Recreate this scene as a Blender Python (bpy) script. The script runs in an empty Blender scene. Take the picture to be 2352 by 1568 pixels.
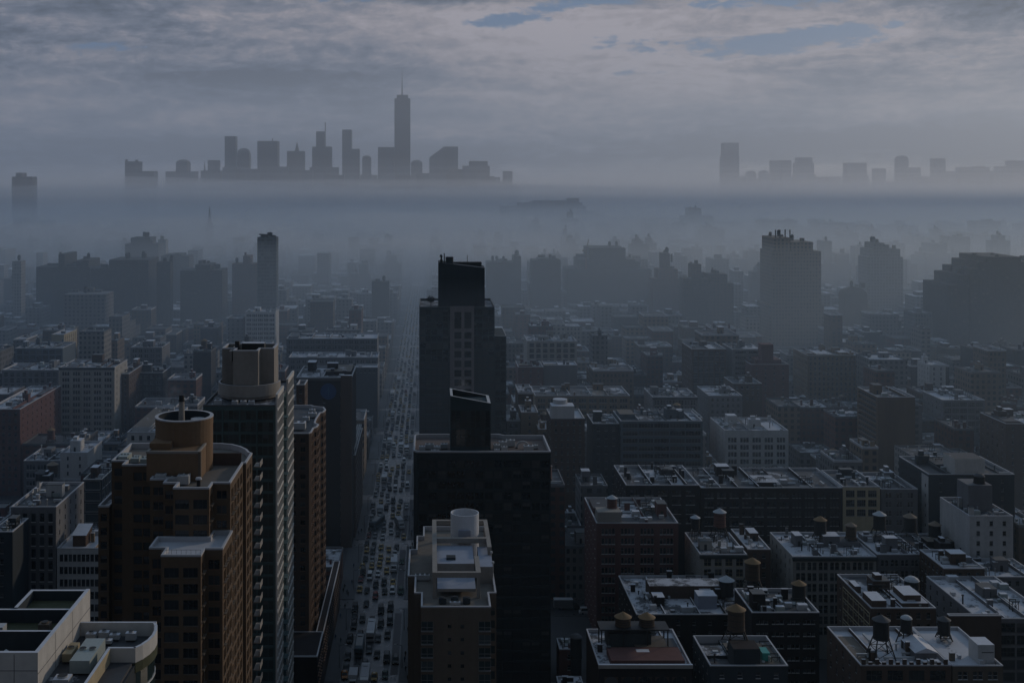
BLU, MID, WHT = (.6, .78, 1.0), (.84, .93, 1.0), (1.0, .985, .985)
HAZE_D = .00004
MIST = (.92, .94, 1.0)
# top, near end, far end, density, colour of each sheet of mist
FOGS = [(560, 1500, 7100, .00024, MIST), (216, 2500, 7090, .00006, WHT), (196, 2450, 7080, .00007, WHT), (179, 2400, 7070, .00008, WHT), (164, 2350, 7060, .00009, WHT), (150, 2400, 7050, .0001, WHT), (138, 2380, 7040, .00012, WHT), (126, 2300, 7030, .00016, WHT),
        (124, 430, 2700, .0003, BLU), (120, 900, 2500, .0006, MID), (101, 1350, 7020, .00028, WHT), (85, 1500, 7010, .00032, WHT), (68, 1700, 7000, .0004, WHT)]
FOG_G = .45
SUN_EL, SUN_AZ, SUN_E, SUN_ANG = 15.0, 47.0, 2.2, 4.0
CLOUD, SKY_HI, BACK, EXPO = 6.5, 1.05, .38, -1.15
import bpy, math, random
from mathutils import Vector
R = random.Random(7)
SC = bpy.context.scene
ORD = 'first second third fourth fifth sixth seventh eighth ninth tenth eleventh twelfth thirteenth fourteenth fifteenth sixteenth seventeenth eighteenth nineteenth twentieth'.split()
COL = SC.collection
# ---------------------------------------------------------------- camera geometry (photo frame 2352 x 1568)
F, VH, VX, HC = 2750.0, 396.0, 989.0, 180.0
SKY0 = math.atan((1176 - VX) / F)          # azimuth of the middle of the frame, the camera looks straight along the avenue with a shifted lens


def at(u, v, Y):
    """the point of the plane at street distance Y that the photo shows at u, v"""
    return Vector(((u - VX) / F * Y, Y, HC - (v - VH) / F * Y))


def at_z(u, v, z):
    return at(u, v, (HC - z) * F / (v - VH))


def proj(p):
    return VX + F * p[0] / p[1], VH + F * (HC - p[2]) / p[1]


# ---------------------------------------------------------------- materials
MATS = {}


def new_mat(name):
    m = bpy.data.materials.new(name)
    m.use_nodes = True
    nt = m.node_tree
    return m, nt, nt.nodes['Principled BSDF']


def nd(nt, typ, ins=None, **kw):
    n = nt.nodes.new(typ)
    for k, v in kw.items():
        setattr(n, k, v)
    for k, v in (ins or {}).items():
        if isinstance(v, bpy.types.NodeSocket):
            nt.links.new(v, n.inputs[k])
        else:
            n.inputs[k].default_value = v
    return n


def mth(nt, op, a, b=0.0, c=None, clamp=False):
    n = nt.nodes.new('ShaderNodeMath')
    n.operation = op
    n.use_clamp = clamp
    for i, v in enumerate((a, b) if c is None else (a, b, c)):
        if isinstance(v, bpy.types.NodeSocket):
            nt.links.new(v, n.inputs[i])
        else:
            n.inputs[i].default_value = v
    return n.outputs[0]


def mixc(nt, fac, a, b, blend='MIX'):
    n = nt.nodes.new('ShaderNodeMix')
    n.data_type = 'RGBA'
    n.blend_type = blend
    for i, v in ((0, fac), (6, a), (7, b)):
        if isinstance(v, bpy.types.NodeSocket):
            nt.links.new(v, n.inputs[i])
        elif i == 0:
            n.inputs[0].default_value = v
        else:
            n.inputs[i].default_value = (*v, 1) if len(v) == 3 else v
    return n.outputs[2]


def mrange(nt, x, a, b, c=0.0, d=1.0, smooth=True):
    n = nt.nodes.new('ShaderNodeMapRange')
    n.interpolation_type = 'SMOOTHSTEP' if smooth else 'LINEAR'
    for i, v in enumerate((x, a, b, c, d)):
        if isinstance(v, bpy.types.NodeSocket):
            nt.links.new(v, n.inputs[i])
        else:
            n.inputs[i].default_value = v
    return n.outputs[0]


def noise(nt, vec, scale, detail=3.0, rough=0.55, dim='3D'):
    n = nd(nt, 'ShaderNodeTexNoise', {'Vector': vec, 'Scale': scale, 'Detail': detail, 'Roughness': rough})
    return n.outputs[0]


def wall_mat(name, col, rough=0.85, vary=0.35, streak=0.5, objvar=0.25, spec=0.2):
    m, nt, b = new_mat(name)
    tc = nd(nt, 'ShaderNodeTexCoord').outputs['Object']
    mp = nd(nt, 'ShaderNodeMapping', {'Vector': tc, 'Scale': (0.35, 0.35, 0.05)}).outputs[0]
    n1 = noise(nt, mp, 1.0, 4)
    n2 = noise(nt, tc, 0.9, 4, 0.65)
    oi = nd(nt, 'ShaderNodeObjectInfo').outputs['Random']
    f = mth(nt, 'ADD', mth(nt, 'MULTIPLY', n1, streak), mth(nt, 'MULTIPLY', n2, vary))
    f = mth(nt, 'ADD', f, 1.0 - (streak + vary) / 2 - objvar / 2)
    f = mth(nt, 'ADD', f, mth(nt, 'MULTIPLY', oi, objvar))
    c = nd(nt, 'ShaderNodeCombineColor', {0: f, 1: f, 2: f}).outputs[0]
    nt.links.new(mixc(nt, 1.0, col, c, 'MULTIPLY'), b.inputs['Base Color'])
    b.inputs['Roughness'].default_value = rough
    b.inputs['Specular IOR Level'].default_value = spec
    MATS[name] = m
    return m


def plain_mat(name, col, rough=0.6, metal=0.0, spec=0.4, vary=0.25, scale=2.0):
    m, nt, b = new_mat(name)
    tc = nd(nt, 'ShaderNodeTexCoord').outputs['Object']
    n = noise(nt, tc, scale, 3)
    f = mth(nt, 'ADD', mth(nt, 'MULTIPLY', n, vary), 1 - vary / 2)
    c = nd(nt, 'ShaderNodeCombineColor', {0: f, 1: f, 2: f}).outputs[0]
    nt.links.new(mixc(nt, 1.0, col, c, 'MULTIPLY'), b.inputs['Base Color'])
    b.inputs['Roughness'].default_value = rough
    b.inputs['Metallic'].default_value = metal
    b.inputs['Specular IOR Level'].default_value = spec
    MATS[name] = m
    return m


def roof_mat(name, cover, base=(0.036, 0.038, 0.044), snow=(0.5, 0.51, 0.55), scale=0.16):
    """tar roof with melting snow over about COVER of it"""
    m, nt, b = new_mat(name)
    tc = nd(nt, 'ShaderNodeTexCoord').outputs['Object']
    oi = nd(nt, 'ShaderNodeObjectInfo').outputs['Random']
    off = nd(nt, 'ShaderNodeCombineXYZ', {0: mth(nt, 'MULTIPLY', oi, 90.0), 1: mth(nt, 'MULTIPLY', oi, 37.0)}).outputs[0]
    v = nd(nt, 'ShaderNodeVectorMath', {0: tc, 1: off}, operation='ADD').outputs[0]
    n1 = noise(nt, v, scale, 6, 0.62)
    n2 = noise(nt, v, 1.3, 6, 0.75)
    k = mth(nt, 'ADD', n1, mth(nt, 'MULTIPLY', mth(nt, 'SUBTRACT', n2, 0.5), 0.5))
    k = mth(nt, 'ADD', k, mth(nt, 'MULTIPLY', mth(nt, 'SUBTRACT', oi, 0.5), 0.1))
    th = 0.66 - 0.32 * cover
    fac = mrange(nt, k, th - 0.03, th + 0.11)
    tar = mixc(nt, n2, tuple(0.6 * x for x in base), tuple(1.5 * x for x in base))
    sn = mixc(nt, n2, tuple(0.72 * x for x in snow), snow)
    nt.links.new(mixc(nt, fac, tar, sn), b.inputs['Base Color'])
    b.inputs['Roughness'].default_value = 0.7
    MATS[name] = m
    return m


def facade_mat(name, col, win=(0.02, 0.025, 0.03), px=3.2, pz=3.7, wx=0.5, wz=0.55, vary=0.3, objvar=0.3):
    """masonry with rows of small windows, for the buildings that stand far off"""
    m, nt, b = new_mat(name)
    tc = nd(nt, 'ShaderNodeTexCoord').outputs['Object']
    nrm = nd(nt, 'ShaderNodeNewGeometry').outputs['True Normal']
    s = nd(nt, 'ShaderNodeSeparateXYZ', {0: tc})
    sn = nd(nt, 'ShaderNodeSeparateXYZ', {0: nrm})
    side = mth(nt, 'GREATER_THAN', mth(nt, 'ABSOLUTE', sn.outputs[0]), 0.7)
    u = mth(nt, 'ADD', mth(nt, 'MULTIPLY', s.outputs[1], side), mth(nt, 'MULTIPLY', s.outputs[0], mth(nt, 'SUBTRACT', 1.0, side)))
    oi = nd(nt, 'ShaderNodeObjectInfo').outputs['Random']
    pxx = mth(nt, 'ADD', px * 0.8, mth(nt, 'MULTIPLY', oi, px * 0.6))
    un = mth(nt, 'DIVIDE', u, pxx)
    zn = mth(nt, 'DIVIDE', s.outputs[2], pz)
    fu = mth(nt, 'FRACT', mth(nt, 'ADD', un, 100.0))
    fz = mth(nt, 'FRACT', zn)
    a = mth(nt, 'LESS_THAN', mth(nt, 'ABSOLUTE', mth(nt, 'SUBTRACT', fu, 0.5)), wx / 2)
    c = mth(nt, 'LESS_THAN', mth(nt, 'ABSOLUTE', mth(nt, 'SUBTRACT', fz, 0.5)), wz / 2)
    vert = mth(nt, 'LESS_THAN', mth(nt, 'ABSOLUTE', sn.outputs[2]), 0.5)
    msk = mth(nt, 'MULTIPLY', mth(nt, 'MULTIPLY', a, c), vert)
    cell = nd(nt, 'ShaderNodeCombineXYZ', {0: mth(nt, 'FLOOR', un), 1: mth(nt, 'FLOOR', zn), 2: mth(nt, 'MULTIPLY', oi, 50.0)}).outputs[0]
    wn = nd(nt, 'ShaderNodeTexWhiteNoise', {0: cell}).outputs[0]
    mp = nd(nt, 'ShaderNodeMapping', {'Vector': tc, 'Scale': (0.3, 0.3, 0.06)}).outputs[0]
    n1 = noise(nt, mp, 1.0, 4)
    f = mth(nt, 'ADD', mth(nt, 'MULTIPLY', n1, vary), 1 - vary / 2 - objvar / 2)
    f = mth(nt, 'ADD', f, mth(nt, 'MULTIPLY', oi, objvar))
    cc = nd(nt, 'ShaderNodeCombineColor', {0: f, 1: f, 2: f}).outputs[0]
    wall = mixc(nt, 1.0, col, cc, 'MULTIPLY')
    wcol = mixc(nt, mth(nt, 'POWER', wn, 4.0), win, tuple(min(1, 0.5 * x + 0.06) for x in col))
    nt.links.new(mixc(nt, msk, wall, wcol), b.inputs['Base Color'])
    b.inputs['Roughness'].default_value = 0.8
    b.inputs['Specular IOR Level'].default_value = 0.2
    MATS[name] = m
    return m


WALLS = {
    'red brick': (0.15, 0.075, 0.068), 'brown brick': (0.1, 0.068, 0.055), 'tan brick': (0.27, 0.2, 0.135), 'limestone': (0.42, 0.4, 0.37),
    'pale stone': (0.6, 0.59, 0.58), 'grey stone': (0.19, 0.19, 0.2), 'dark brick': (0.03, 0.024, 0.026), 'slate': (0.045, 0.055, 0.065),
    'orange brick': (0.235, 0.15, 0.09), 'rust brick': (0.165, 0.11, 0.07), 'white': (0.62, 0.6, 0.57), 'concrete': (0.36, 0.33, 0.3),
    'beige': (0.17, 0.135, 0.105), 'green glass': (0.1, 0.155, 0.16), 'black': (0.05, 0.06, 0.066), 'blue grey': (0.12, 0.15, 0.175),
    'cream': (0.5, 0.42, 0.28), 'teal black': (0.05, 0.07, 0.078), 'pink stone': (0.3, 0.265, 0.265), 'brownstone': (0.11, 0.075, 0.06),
}
for k, c in WALLS.items():
    wall_mat(k, tuple(.78 * x for x in c))
plain_mat('coping', (0.42, 0.42, 0.44), 0.7)
plain_mat('dark coping', (0.09, 0.095, 0.1), 0.7)
plain_mat('snow', (0.52, 0.53, 0.57), 0.6, vary=0.35, scale=0.9)
plain_mat('glass', (0.012, 0.016, 0.02), 0.12, spec=0.55, vary=0.5, scale=0.3)
plain_mat('tinted glass', (0.02, 0.035, 0.038), 0.1, spec=0.6, vary=0.5, scale=0.3)
for _k, _hi in (('glass', (.05, .055, .06)), ('tinted glass', (.045, .065, .07))):
    _nt = MATS[_k].node_tree
    _b = _nt.nodes['Principled BSDF']
    _o = nd(_nt, 'ShaderNodeObjectInfo').outputs['Random']
    _src = _b.inputs['Base Color'].links[0].from_socket
    _nt.links.new(mixc(_nt, mth(_nt, 'POWER', _o, 6.0), _src, _hi), _b.inputs['Base Color'])
    _nt.links.new(mrange(_nt, _o, 0, 1, .05, .4, False), _b.inputs['Roughness'])
plain_mat('pale blind', (0.075, 0.077, 0.08), 0.5, vary=0.8, scale=0.15)
plain_mat('frame dark', (0.045, 0.046, 0.05), 0.5)
plain_mat('frame grey', (0.2, 0.2, 0.2), 0.5)
plain_mat('frame white', (0.5, 0.5, 0.5), 0.5)
plain_mat('frame rust', (0.16, 0.085, 0.05), 0.6)
plain_mat('metal', (0.3, 0.31, 0.32), 0.45, metal=0.6)
plain_mat('duct', (0.42, 0.43, 0.44), 0.5, metal=0.2)
plain_mat('machine green', (0.3, 0.34, 0.33), 0.5)
plain_mat('steel black', (0.012, 0.013, 0.015), 0.6)
plain_mat('tank wood', (0.075, 0.05, 0.035), 0.85, vary=0.5)
plain_mat('tank dark', (0.02, 0.02, 0.022), 0.85, vary=0.5)
plain_mat('tank red', (0.13, 0.06, 0.05), 0.85, vary=0.4)
plain_mat('cone orange', (0.2, 0.125, 0.06), 0.8, vary=0.4)
plain_mat('cone tan', (0.19, 0.145, 0.105), 0.8, vary=0.4)
plain_mat('cone grey', (0.36, 0.38, 0.4), 0.7, vary=0.5)
plain_mat('cone dark', (0.07, 0.07, 0.075), 0.8, vary=0.5)
plain_mat('tank white', (0.6, 0.62, 0.66), 0.5)
plain_mat('blue tarp', (0.01, 0.045, 0.3), 0.5, vary=0.6)
plain_mat('blue net', (0.008, 0.022, 0.075), 0.8, vary=0.6)
plain_mat('blue sign', (0.004, 0.05, 0.16), 0.5, vary=0.3)
plain_mat('sign mark', (0.03, 0.11, 0.22), 0.5)
plain_mat('teal sheet', (0.04, 0.3, 0.26), 0.5)
plain_mat('turf', (0.06, 0.065, 0.035), 0.95, vary=0.8, scale=0.8)
plain_mat('bark', (0.03, 0.025, 0.02), 0.9)
plain_mat('leaf', (0.022, 0.024, 0.02), 0.9)
plain_mat('terracotta deck', (0.12, 0.09, 0.08), 0.8, vary=0.4, scale=0.6)
plain_mat('gravel deck', (0.14, 0.125, 0.11), 0.9, vary=0.5, scale=0.6)
plain_mat('blue deck', (0.27, 0.3, 0.37), 0.7, vary=0.3, scale=0.4)
roof_mat('roof dark', 0.08)
roof_mat('roof patchy', 0.42)
roof_mat('roof snow', 0.78)
roof_mat('roof white', 1.1, scale=0.1)
roof_mat('roof brown', 0.1, base=(0.1, 0.08, 0.06))
FAR = {'far brick': ((0.14, 0.065, 0.05), {}), 'far tan': ((0.24, 0.185, 0.14), {}), 'far grey': ((0.2, 0.2, 0.205), {}),
       'far pale': ((0.36, 0.34, 0.32), {}), 'far dark': ((0.05, 0.048, 0.05), {}), 'far glass': ((0.1, 0.13, 0.15), dict(wx=0.85, wz=0.7)),
       'far brown': ((0.11, 0.08, 0.06), {})}
for k, (c, kw) in FAR.items():
    facade_mat(k, tuple(.72 * x for x in c), **kw)


# ---------------------------------------------------------------- mesh builder
class MB:
    def __init__(self):
        self.v, self.f, self.m, self.s = [], [], [], []

    def face(self, pts, mi=0, smooth=False):
        n = len(self.v)
        self.v.extend(tuple(p) for p in pts)
        self.f.append(tuple(range(n, n + len(pts))))
        self.m.append(mi)
        self.s.append(smooth)

    def box(self, x0, x1, y0, y1, z0, z1, mi=0, top=None):
        p = [(x0, y0, z0), (x1, y0, z0), (x1, y1, z0), (x0, y1, z0), (x0, y0, z1), (x1, y0, z1), (x1, y1, z1), (x0, y1, z1)]
        for k, q in enumerate(((0, 3, 2, 1), (4, 5, 6, 7), (0, 1, 5, 4), (1, 2, 6, 5), (2, 3, 7, 6), (3, 0, 4, 7))):
            self.face([p[i] for i in q], top if (k == 1 and top is not None) else mi)
        return self

    def prism(self, poly, z0, z1, mi=0, top=None, bottom=False):
        n = len(poly)
        for i in range(n):
            a, b = poly[i], poly[(i + 1) % n]
            self.face([(a[0], a[1], z0), (b[0], b[1], z0), (b[0], b[1], z1), (a[0], a[1], z1)], mi)
        self.face([(p[0], p[1], z1) for p in poly], mi if top is None else top)
        if bottom:
            self.face([(p[0], p[1], z0) for p in reversed(poly)], mi)
        return self

    def frustum(self, cx, cy, r0, r1, z0, z1, n=20, mi=0, cap=True, capmi=None, flip=False, a0=0.0):
        P = [(math.cos(a0 + 2 * math.pi * i / n), math.sin(a0 + 2 * math.pi * i / n)) for i in range(n)]
        for i in range(n):
            a, b = P[i], P[(i + 1) % n]
            q = [(cx + a[0] * r0, cy + a[1] * r0, z0), (cx + b[0] * r0, cy + b[1] * r0, z0), (cx + b[0] * r1, cy + b[1] * r1, z1), (cx + a[0] * r1, cy + a[1] * r1, z1)]
            if r1 < 1e-4:
                q = q[:3]
            self.face(q[::-1] if flip else q, mi, n > 8)
        if cap and r1 > 1e-4:
            self.face([(cx + a[0] * r1, cy + a[1] * r1, z1) for a in P], mi if capmi is None else capmi)
        return self

    def bar(self, a, b, w, mi=0):
        a, b = Vector(a), Vector(b)
        d = (b - a).normalized()
        s = d.cross(Vector((0, 0, 1)))
        if s.length < 1e-3:
            s = Vector((1, 0, 0))
        s = s.normalized() * w / 2
        t = d.cross(s).normalized() * w / 2
        c = [[p + s * i + t * j for i, j in ((-1, -1), (1, -1), (1, 1), (-1, 1))] for p in (a, b)]
        for i in range(4):
            j = (i + 1) % 4
            self.face([c[0][i], c[0][j], c[1][j], c[1][i]], mi)
        self.face(c[0][::-1], mi)
        self.face(c[1], mi)
        return self

    def mesh(self, name, mats):
        me = bpy.data.meshes.new(name)
        me.from_pydata(self.v, [], self.f)
        for k in (mats if isinstance(mats, (list, tuple)) else [mats]):
            me.materials.append(MATS[k] if isinstance(k, str) else k)
        me.polygons.foreach_set('material_index', self.m)
        me.polygons.foreach_set('use_smooth', self.s)
        me.update()
        return me

    def build(self, name, mats, parent=None, loc=(0, 0, 0), rz=0.0):
        return link(name, self.mesh(name, mats), parent, loc, rz)


def link(name, data, parent=None, loc=(0, 0, 0), rz=0.0):
    o = bpy.data.objects.new(name, data)
    COL.objects.link(o)
    o.location = loc
    if rz:
        o.rotation_euler = (0, 0, rz)
    if parent is not None:
        o.parent = parent
    return o


USED = {}


def tag(o, label, cat, group=None, kind=None):
    if label:
        USED[label] = USED.get(label, 0) + 1
        o['label'] = label
    if cat:
        o['category'] = cat
    if group:
        o['group'] = group
    if kind:
        o['kind'] = kind
    return o


def thing(name, label, cat, loc=(0, 0, 0), rz=0.0, group=None):
    return tag(link(name, None, None, loc, rz), label, cat, group)


def structure(o):
    o['kind'] = 'structure'
    return o


def copy_tree(o, parent=None):
    c = o.copy()
    COL.objects.link(c)
    c.parent = parent
    for ch in list(o.children):
        copy_tree(ch, c)
    return c


def offset(poly, d):
    """the polygon (counter-clockwise) grown by D, with mitred corners"""
    n, out = len(poly), []
    for i in range(n):
        p, q, r = Vector(poly[i - 1]).to_2d(), Vector(poly[i]).to_2d(), Vector(poly[(i + 1) % n]).to_2d()
        a, b = (q - p).normalized(), (r - q).normalized()
        na, nb = Vector((a.y, -a.x)), Vector((b.y, -b.x))
        k = na + nb
        den = max(0.25, 1 + na.dot(nb))
        out.append(tuple(q + k * (d / den)))
    return out


def ring(mb, poly, dout, din, z0, z1, zin, mi=0):
    """a coping: lip outside down to z0, top at z1, inner face down to zin"""
    o, i = offset(poly, dout), offset(poly, din)
    w = offset(poly, 0.0)
    n = len(poly)
    for k in range(n):
        j = (k + 1) % n
        mb.face([(*o[k], z0), (*o[j], z0), (*o[j], z1), (*o[k], z1)], mi)
        mb.face([(*o[k], z1), (*o[j], z1), (*i[j], z1), (*i[k], z1)], mi)
        mb.face([(*i[k], z1), (*i[j], z1), (*i[j], zin), (*i[k], zin)], mi)
        mb.face([(*w[k], z0), (*w[j], z0), (*o[j], z0), (*o[k], z0)], mi)


# ---------------------------------------------------------------- walls with real openings, windows set back in them
def S(bay=3.2, n=1, ww=1.4, gap=0.3, fh=3.7, wh=2.0, top=1.6, margin=0.8, low=0.0, frame='frame grey', glass='glass', nx=1, nz=1, sill=0.12, arch=0, bar=0.07, sillm=None, rev=0.28, blinds=0.12, pier=0.0, belt=0):
    return dict(locals())


WIN = {}


def window_mesh(st, ww, wh, arch=False, blind=False):
    key = (round(ww, 2), round(wh, 2), st['frame'], st['glass'], st['nx'], st['nz'], arch, st['sill'], st['sillm'], blind)
    if key in WIN:
        return WIN[key]
    mb = MB()
    a, h, y, b = ww / 2, wh / 2, st['rev'] - 0.04, st['bar']
    mb.face([(-a, y, -h), (a, y, -h), (a, y, h), (-a, y, h)], 0)
    if blind:
        mb.face([(-a, y - 0.02, h * 0.1), (a, y - 0.02, h * 0.1), (a, y - 0.02, h), (-a, y - 0.02, h)], 3)
    y0, y1 = y - 0.1, y - 0.03
    for i in range(st['nx'] + 1):
        x = -a + ww * i / st['nx']
        x0, x1 = max(-a, x - b / 2), min(a, x + b / 2)
        mb.box(x0, x1, y0, y1, -h, h, 1)
    for i in range(st['nz'] + 1):
        z = -h + wh * i / st['nz']
        mb.box(-a, a, y0 - 0.01, y1 + 0.005, max(-h, z - b / 2), min(h, z + b / 2), 1)
    if st['sill']:
        mb.box(-a - 0.08, a + 0.08, -st['sill'], 0.02, -h - 0.16, -h + 0.02, 2)
    if arch:
        n = 8
        for sgn in (-1, 1):
            pts = [(sgn * a, y0 - 0.03, h), (sgn * a, y0 - 0.03, h - a)]
            for i in range(1, n + 1):
                t = math.pi / 2 * i / n
                pts.append((sgn * a * math.cos(t), y0 - 0.03, h - a + a * math.sin(t)))
            mb.face(pts if sgn < 0 else pts[::-1], 2)
    me = mb.mesh('window', [st['glass'], st['frame'], st['sillm'] or st['frame'], 'pale blind'])
    WIN[key] = me
    return me


def grid_of(st, L, z0, z1):
    us, zs = [], []
    use = L - 2 * st['margin']
    if use < st['ww'] * st['n']:
        return us, zs
    nb = max(1, int(round(use / st['bay'])))
    bay = use / nb
    tot = st['n'] * st['ww'] + (st['n'] - 1) * st['gap']
    ww = st['ww'] * min(1.0, (bay - 0.25) / tot)
    gp = st['gap'] * min(1.0, (bay - 0.25) / tot)
    tot = st['n'] * ww + (st['n'] - 1) * gp
    for i in range(nb):
        c = st['margin'] + bay * (i + 0.5) - tot / 2
        for k in range(st['n']):
            us.append((c + k * (ww + gp), c + k * (ww + gp) + ww))
    z = z1 - st['top']
    while z - st['wh'] > max(z0 + 0.6, st['low']):
        zs.append((z - st['wh'], z))
        z -= st['fh']
    return us, zs[::-1]


def facade(mb, A, B, z0, z1, us, zs, rev=0.28, mi=0):
    A, B = Vector((A[0], A[1], 0)), Vector((B[0], B[1], 0))
    d = (B - A)
    L = d.length
    d = d / L
    inn = Vector((-d.y, d.x, 0)) * rev

    def P(u, z, k=0):
        return A + d * u + Vector((0, 0, z)) + (inn if k else Vector((0, 0, 0)))

    def q(u0, u1, a, b):
        if u1 - u0 > 1e-4 and b - a > 1e-4:
            mb.face([P(u0, a), P(u1, a), P(u1, b), P(u0, b)], mi)
    z = z0
    for (a, b) in zs:
        q(0, L, z, a)
        u = 0
        for (c, e) in us:
            q(u, c, a, b)
            u = e
            mb.face([P(c, a), P(c, b), P(c, b, 1), P(c, a, 1)], mi)
            mb.face([P(e, b), P(e, a), P(e, a, 1), P(e, b, 1)], mi)
            mb.face([P(c, b), P(e, b), P(e, b, 1), P(c, b, 1)], mi)
            mb.face([P(e, a), P(c, a), P(c, a, 1), P(e, a, 1)], mi)
        q(u, L, a, b)
        z = b
    q(0, L, z, z1)


def walls(root, poly, z0, z1, wall, styles, cap=False, name='wall', wmax=100, base=(0, 0)):
    """walls over the footprint POLY (counter-clockwise, relative to root), openings on the edges that STYLES names, a window part in each opening"""
    mb = MB()
    wins = []
    n = len(poly)
    for i in range(n):
        A, B = poly[i], poly[(i + 1) % n]
        st = styles.get(i, styles.get('all')) if isinstance(styles, dict) and 'bay' not in styles else styles
        L = math.hypot(B[0] - A[0], B[1] - A[1])
        us, zs = grid_of(st, L, z0, z1) if st else ([], [])
        if not us or not zs:
            us, zs = [], []
        facade(mb, A, B, z0, z1, us, zs, st['rev'] if st else 0.2)
        ang = math.atan2(B[1] - A[1], B[0] - A[0])
        dx, dy = (B[0] - A[0]) / L, (B[1] - A[1]) / L
        if us and (st['pier'] or st['belt']):
            def strip(ua, ub, za, zb, o):
                q = [(A[0] + dx * u + dy * k, A[1] + dy * u - dx * k) for u, k in ((ua, o), (ub, o), (ub, -.02), (ua, -.02))]
                for h in range(4):
                    a, b = q[h], q[(h + 1) % 4]
                    if h != 2:
                        mb.face([(*a, za), (*b, za), (*b, zb), (*a, zb)])
                mb.face([(*p, zb) for p in q])
            nb = len(us) // st['n']
            if st['pier']:
                for k in range(nb + 1):
                    u = st['margin'] + (L - 2 * st['margin']) * k / nb
                    pw = min(st['pier'], max(.2, 2 * (us[0][0] - st['margin']) - .06)) if 0 < k < nb else st['pier']
                    strip(max(0.0, u - pw / 2), min(L, u + pw / 2), z0, z1 - st['top'] * .45, .2)
            if st['belt']:
                for j, (a, b) in enumerate(zs):
                    if (len(zs) - 1 - j) % st['belt'] == 0:
                        strip(0, L, b + .35, b + .7, .32)
        for j, (a, b) in enumerate(zs):
            for (c, e) in us:
                u = (c + e) / 2
                p = Vector((A[0] + dx * u, A[1] + dy * u, (a + b) / 2))
                arch = bool(st['arch']) and len(zs) - j <= st['arch']
                w = root.location + p - Vector((0, 0, HC))
                wins.append((w.length, p, ang, st, e - c, b - a, arch))
    if cap:
        mb.face([(p[0], p[1], z1 - 0.03) for p in poly])
    wo = mb.build(name, wall, root)
    wins.sort(key=lambda t: t[0])
    rest = MB()
    for k, (_d, p, ang, st, ww, wh, arch) in enumerate(wins):
        blind = R.random() < st['blinds']
        if k < wmax:
            link('window', window_mesh(st, ww, wh, arch, blind), root, p, ang)
        else:
            ca, sa = math.cos(ang), math.sin(ang)
            a, h, y = ww / 2, wh / 2, st['rev'] - 0.04

            def T(x, yy, z):
                return (p.x + x * ca - yy * sa, p.y + x * sa + yy * ca, p.z + z)
            rest.face([T(-a, y, -h), T(a, y, -h), T(a, y, h), T(-a, y, h)], 0)
            if blind:
                rest.face([T(-a, y - .02, .1 * h), T(a, y - .02, .1 * h), T(a, y - .02, h), T(-a, y - .02, h)], 1)
            for t in range(st['nx'] + 1):
                x = -a + ww * t / st['nx']
                rest.face([T(x - .04, y - .06, -h), T(x + .04, y - .06, -h), T(x + .04, y - .06, h), T(x - .04, y - .06, h)], 2)
            if st['sill']:
                rest.face([T(-a, -.1, -h - .15), T(a, -.1, -h - .15), T(a, -.1, -h), T(-a, -.1, -h)], 3)
                rest.face([T(-a, -.1, -h), T(a, -.1, -h), T(a, .2, -h), T(-a, .2, -h)], 3)
    if rest.f:
        st = wins[0][3]
        o = rest.build('windows', [st['glass'], 'pale blind', st['frame'], st['sillm'] or st['frame']], root)
        o['kind'] = 'stuff'
    return wo


def rect(x0, x1, y0, y1):
    return [(x0, y0), (x1, y0), (x1, y1), (x0, y1)]


def roof_top(root, poly, z1, mat='roof snow', coping='coping', drop=1.0, lip=0.3, w=0.4):
    mb = MB()
    ring(mb, poly, 0.06, -w, z1 - lip, z1 + 0.03, z1 - drop)
    mb.build('parapet', coping, root)
    mb = MB()
    zr = z1 - drop if drop > 0.05 else z1
    mb.face([(p[0], p[1], max(zr, z1 - drop) + 0.0) for p in offset(poly, -w + 0.05)])
    return mb.build('roof', mat, root)


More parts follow.
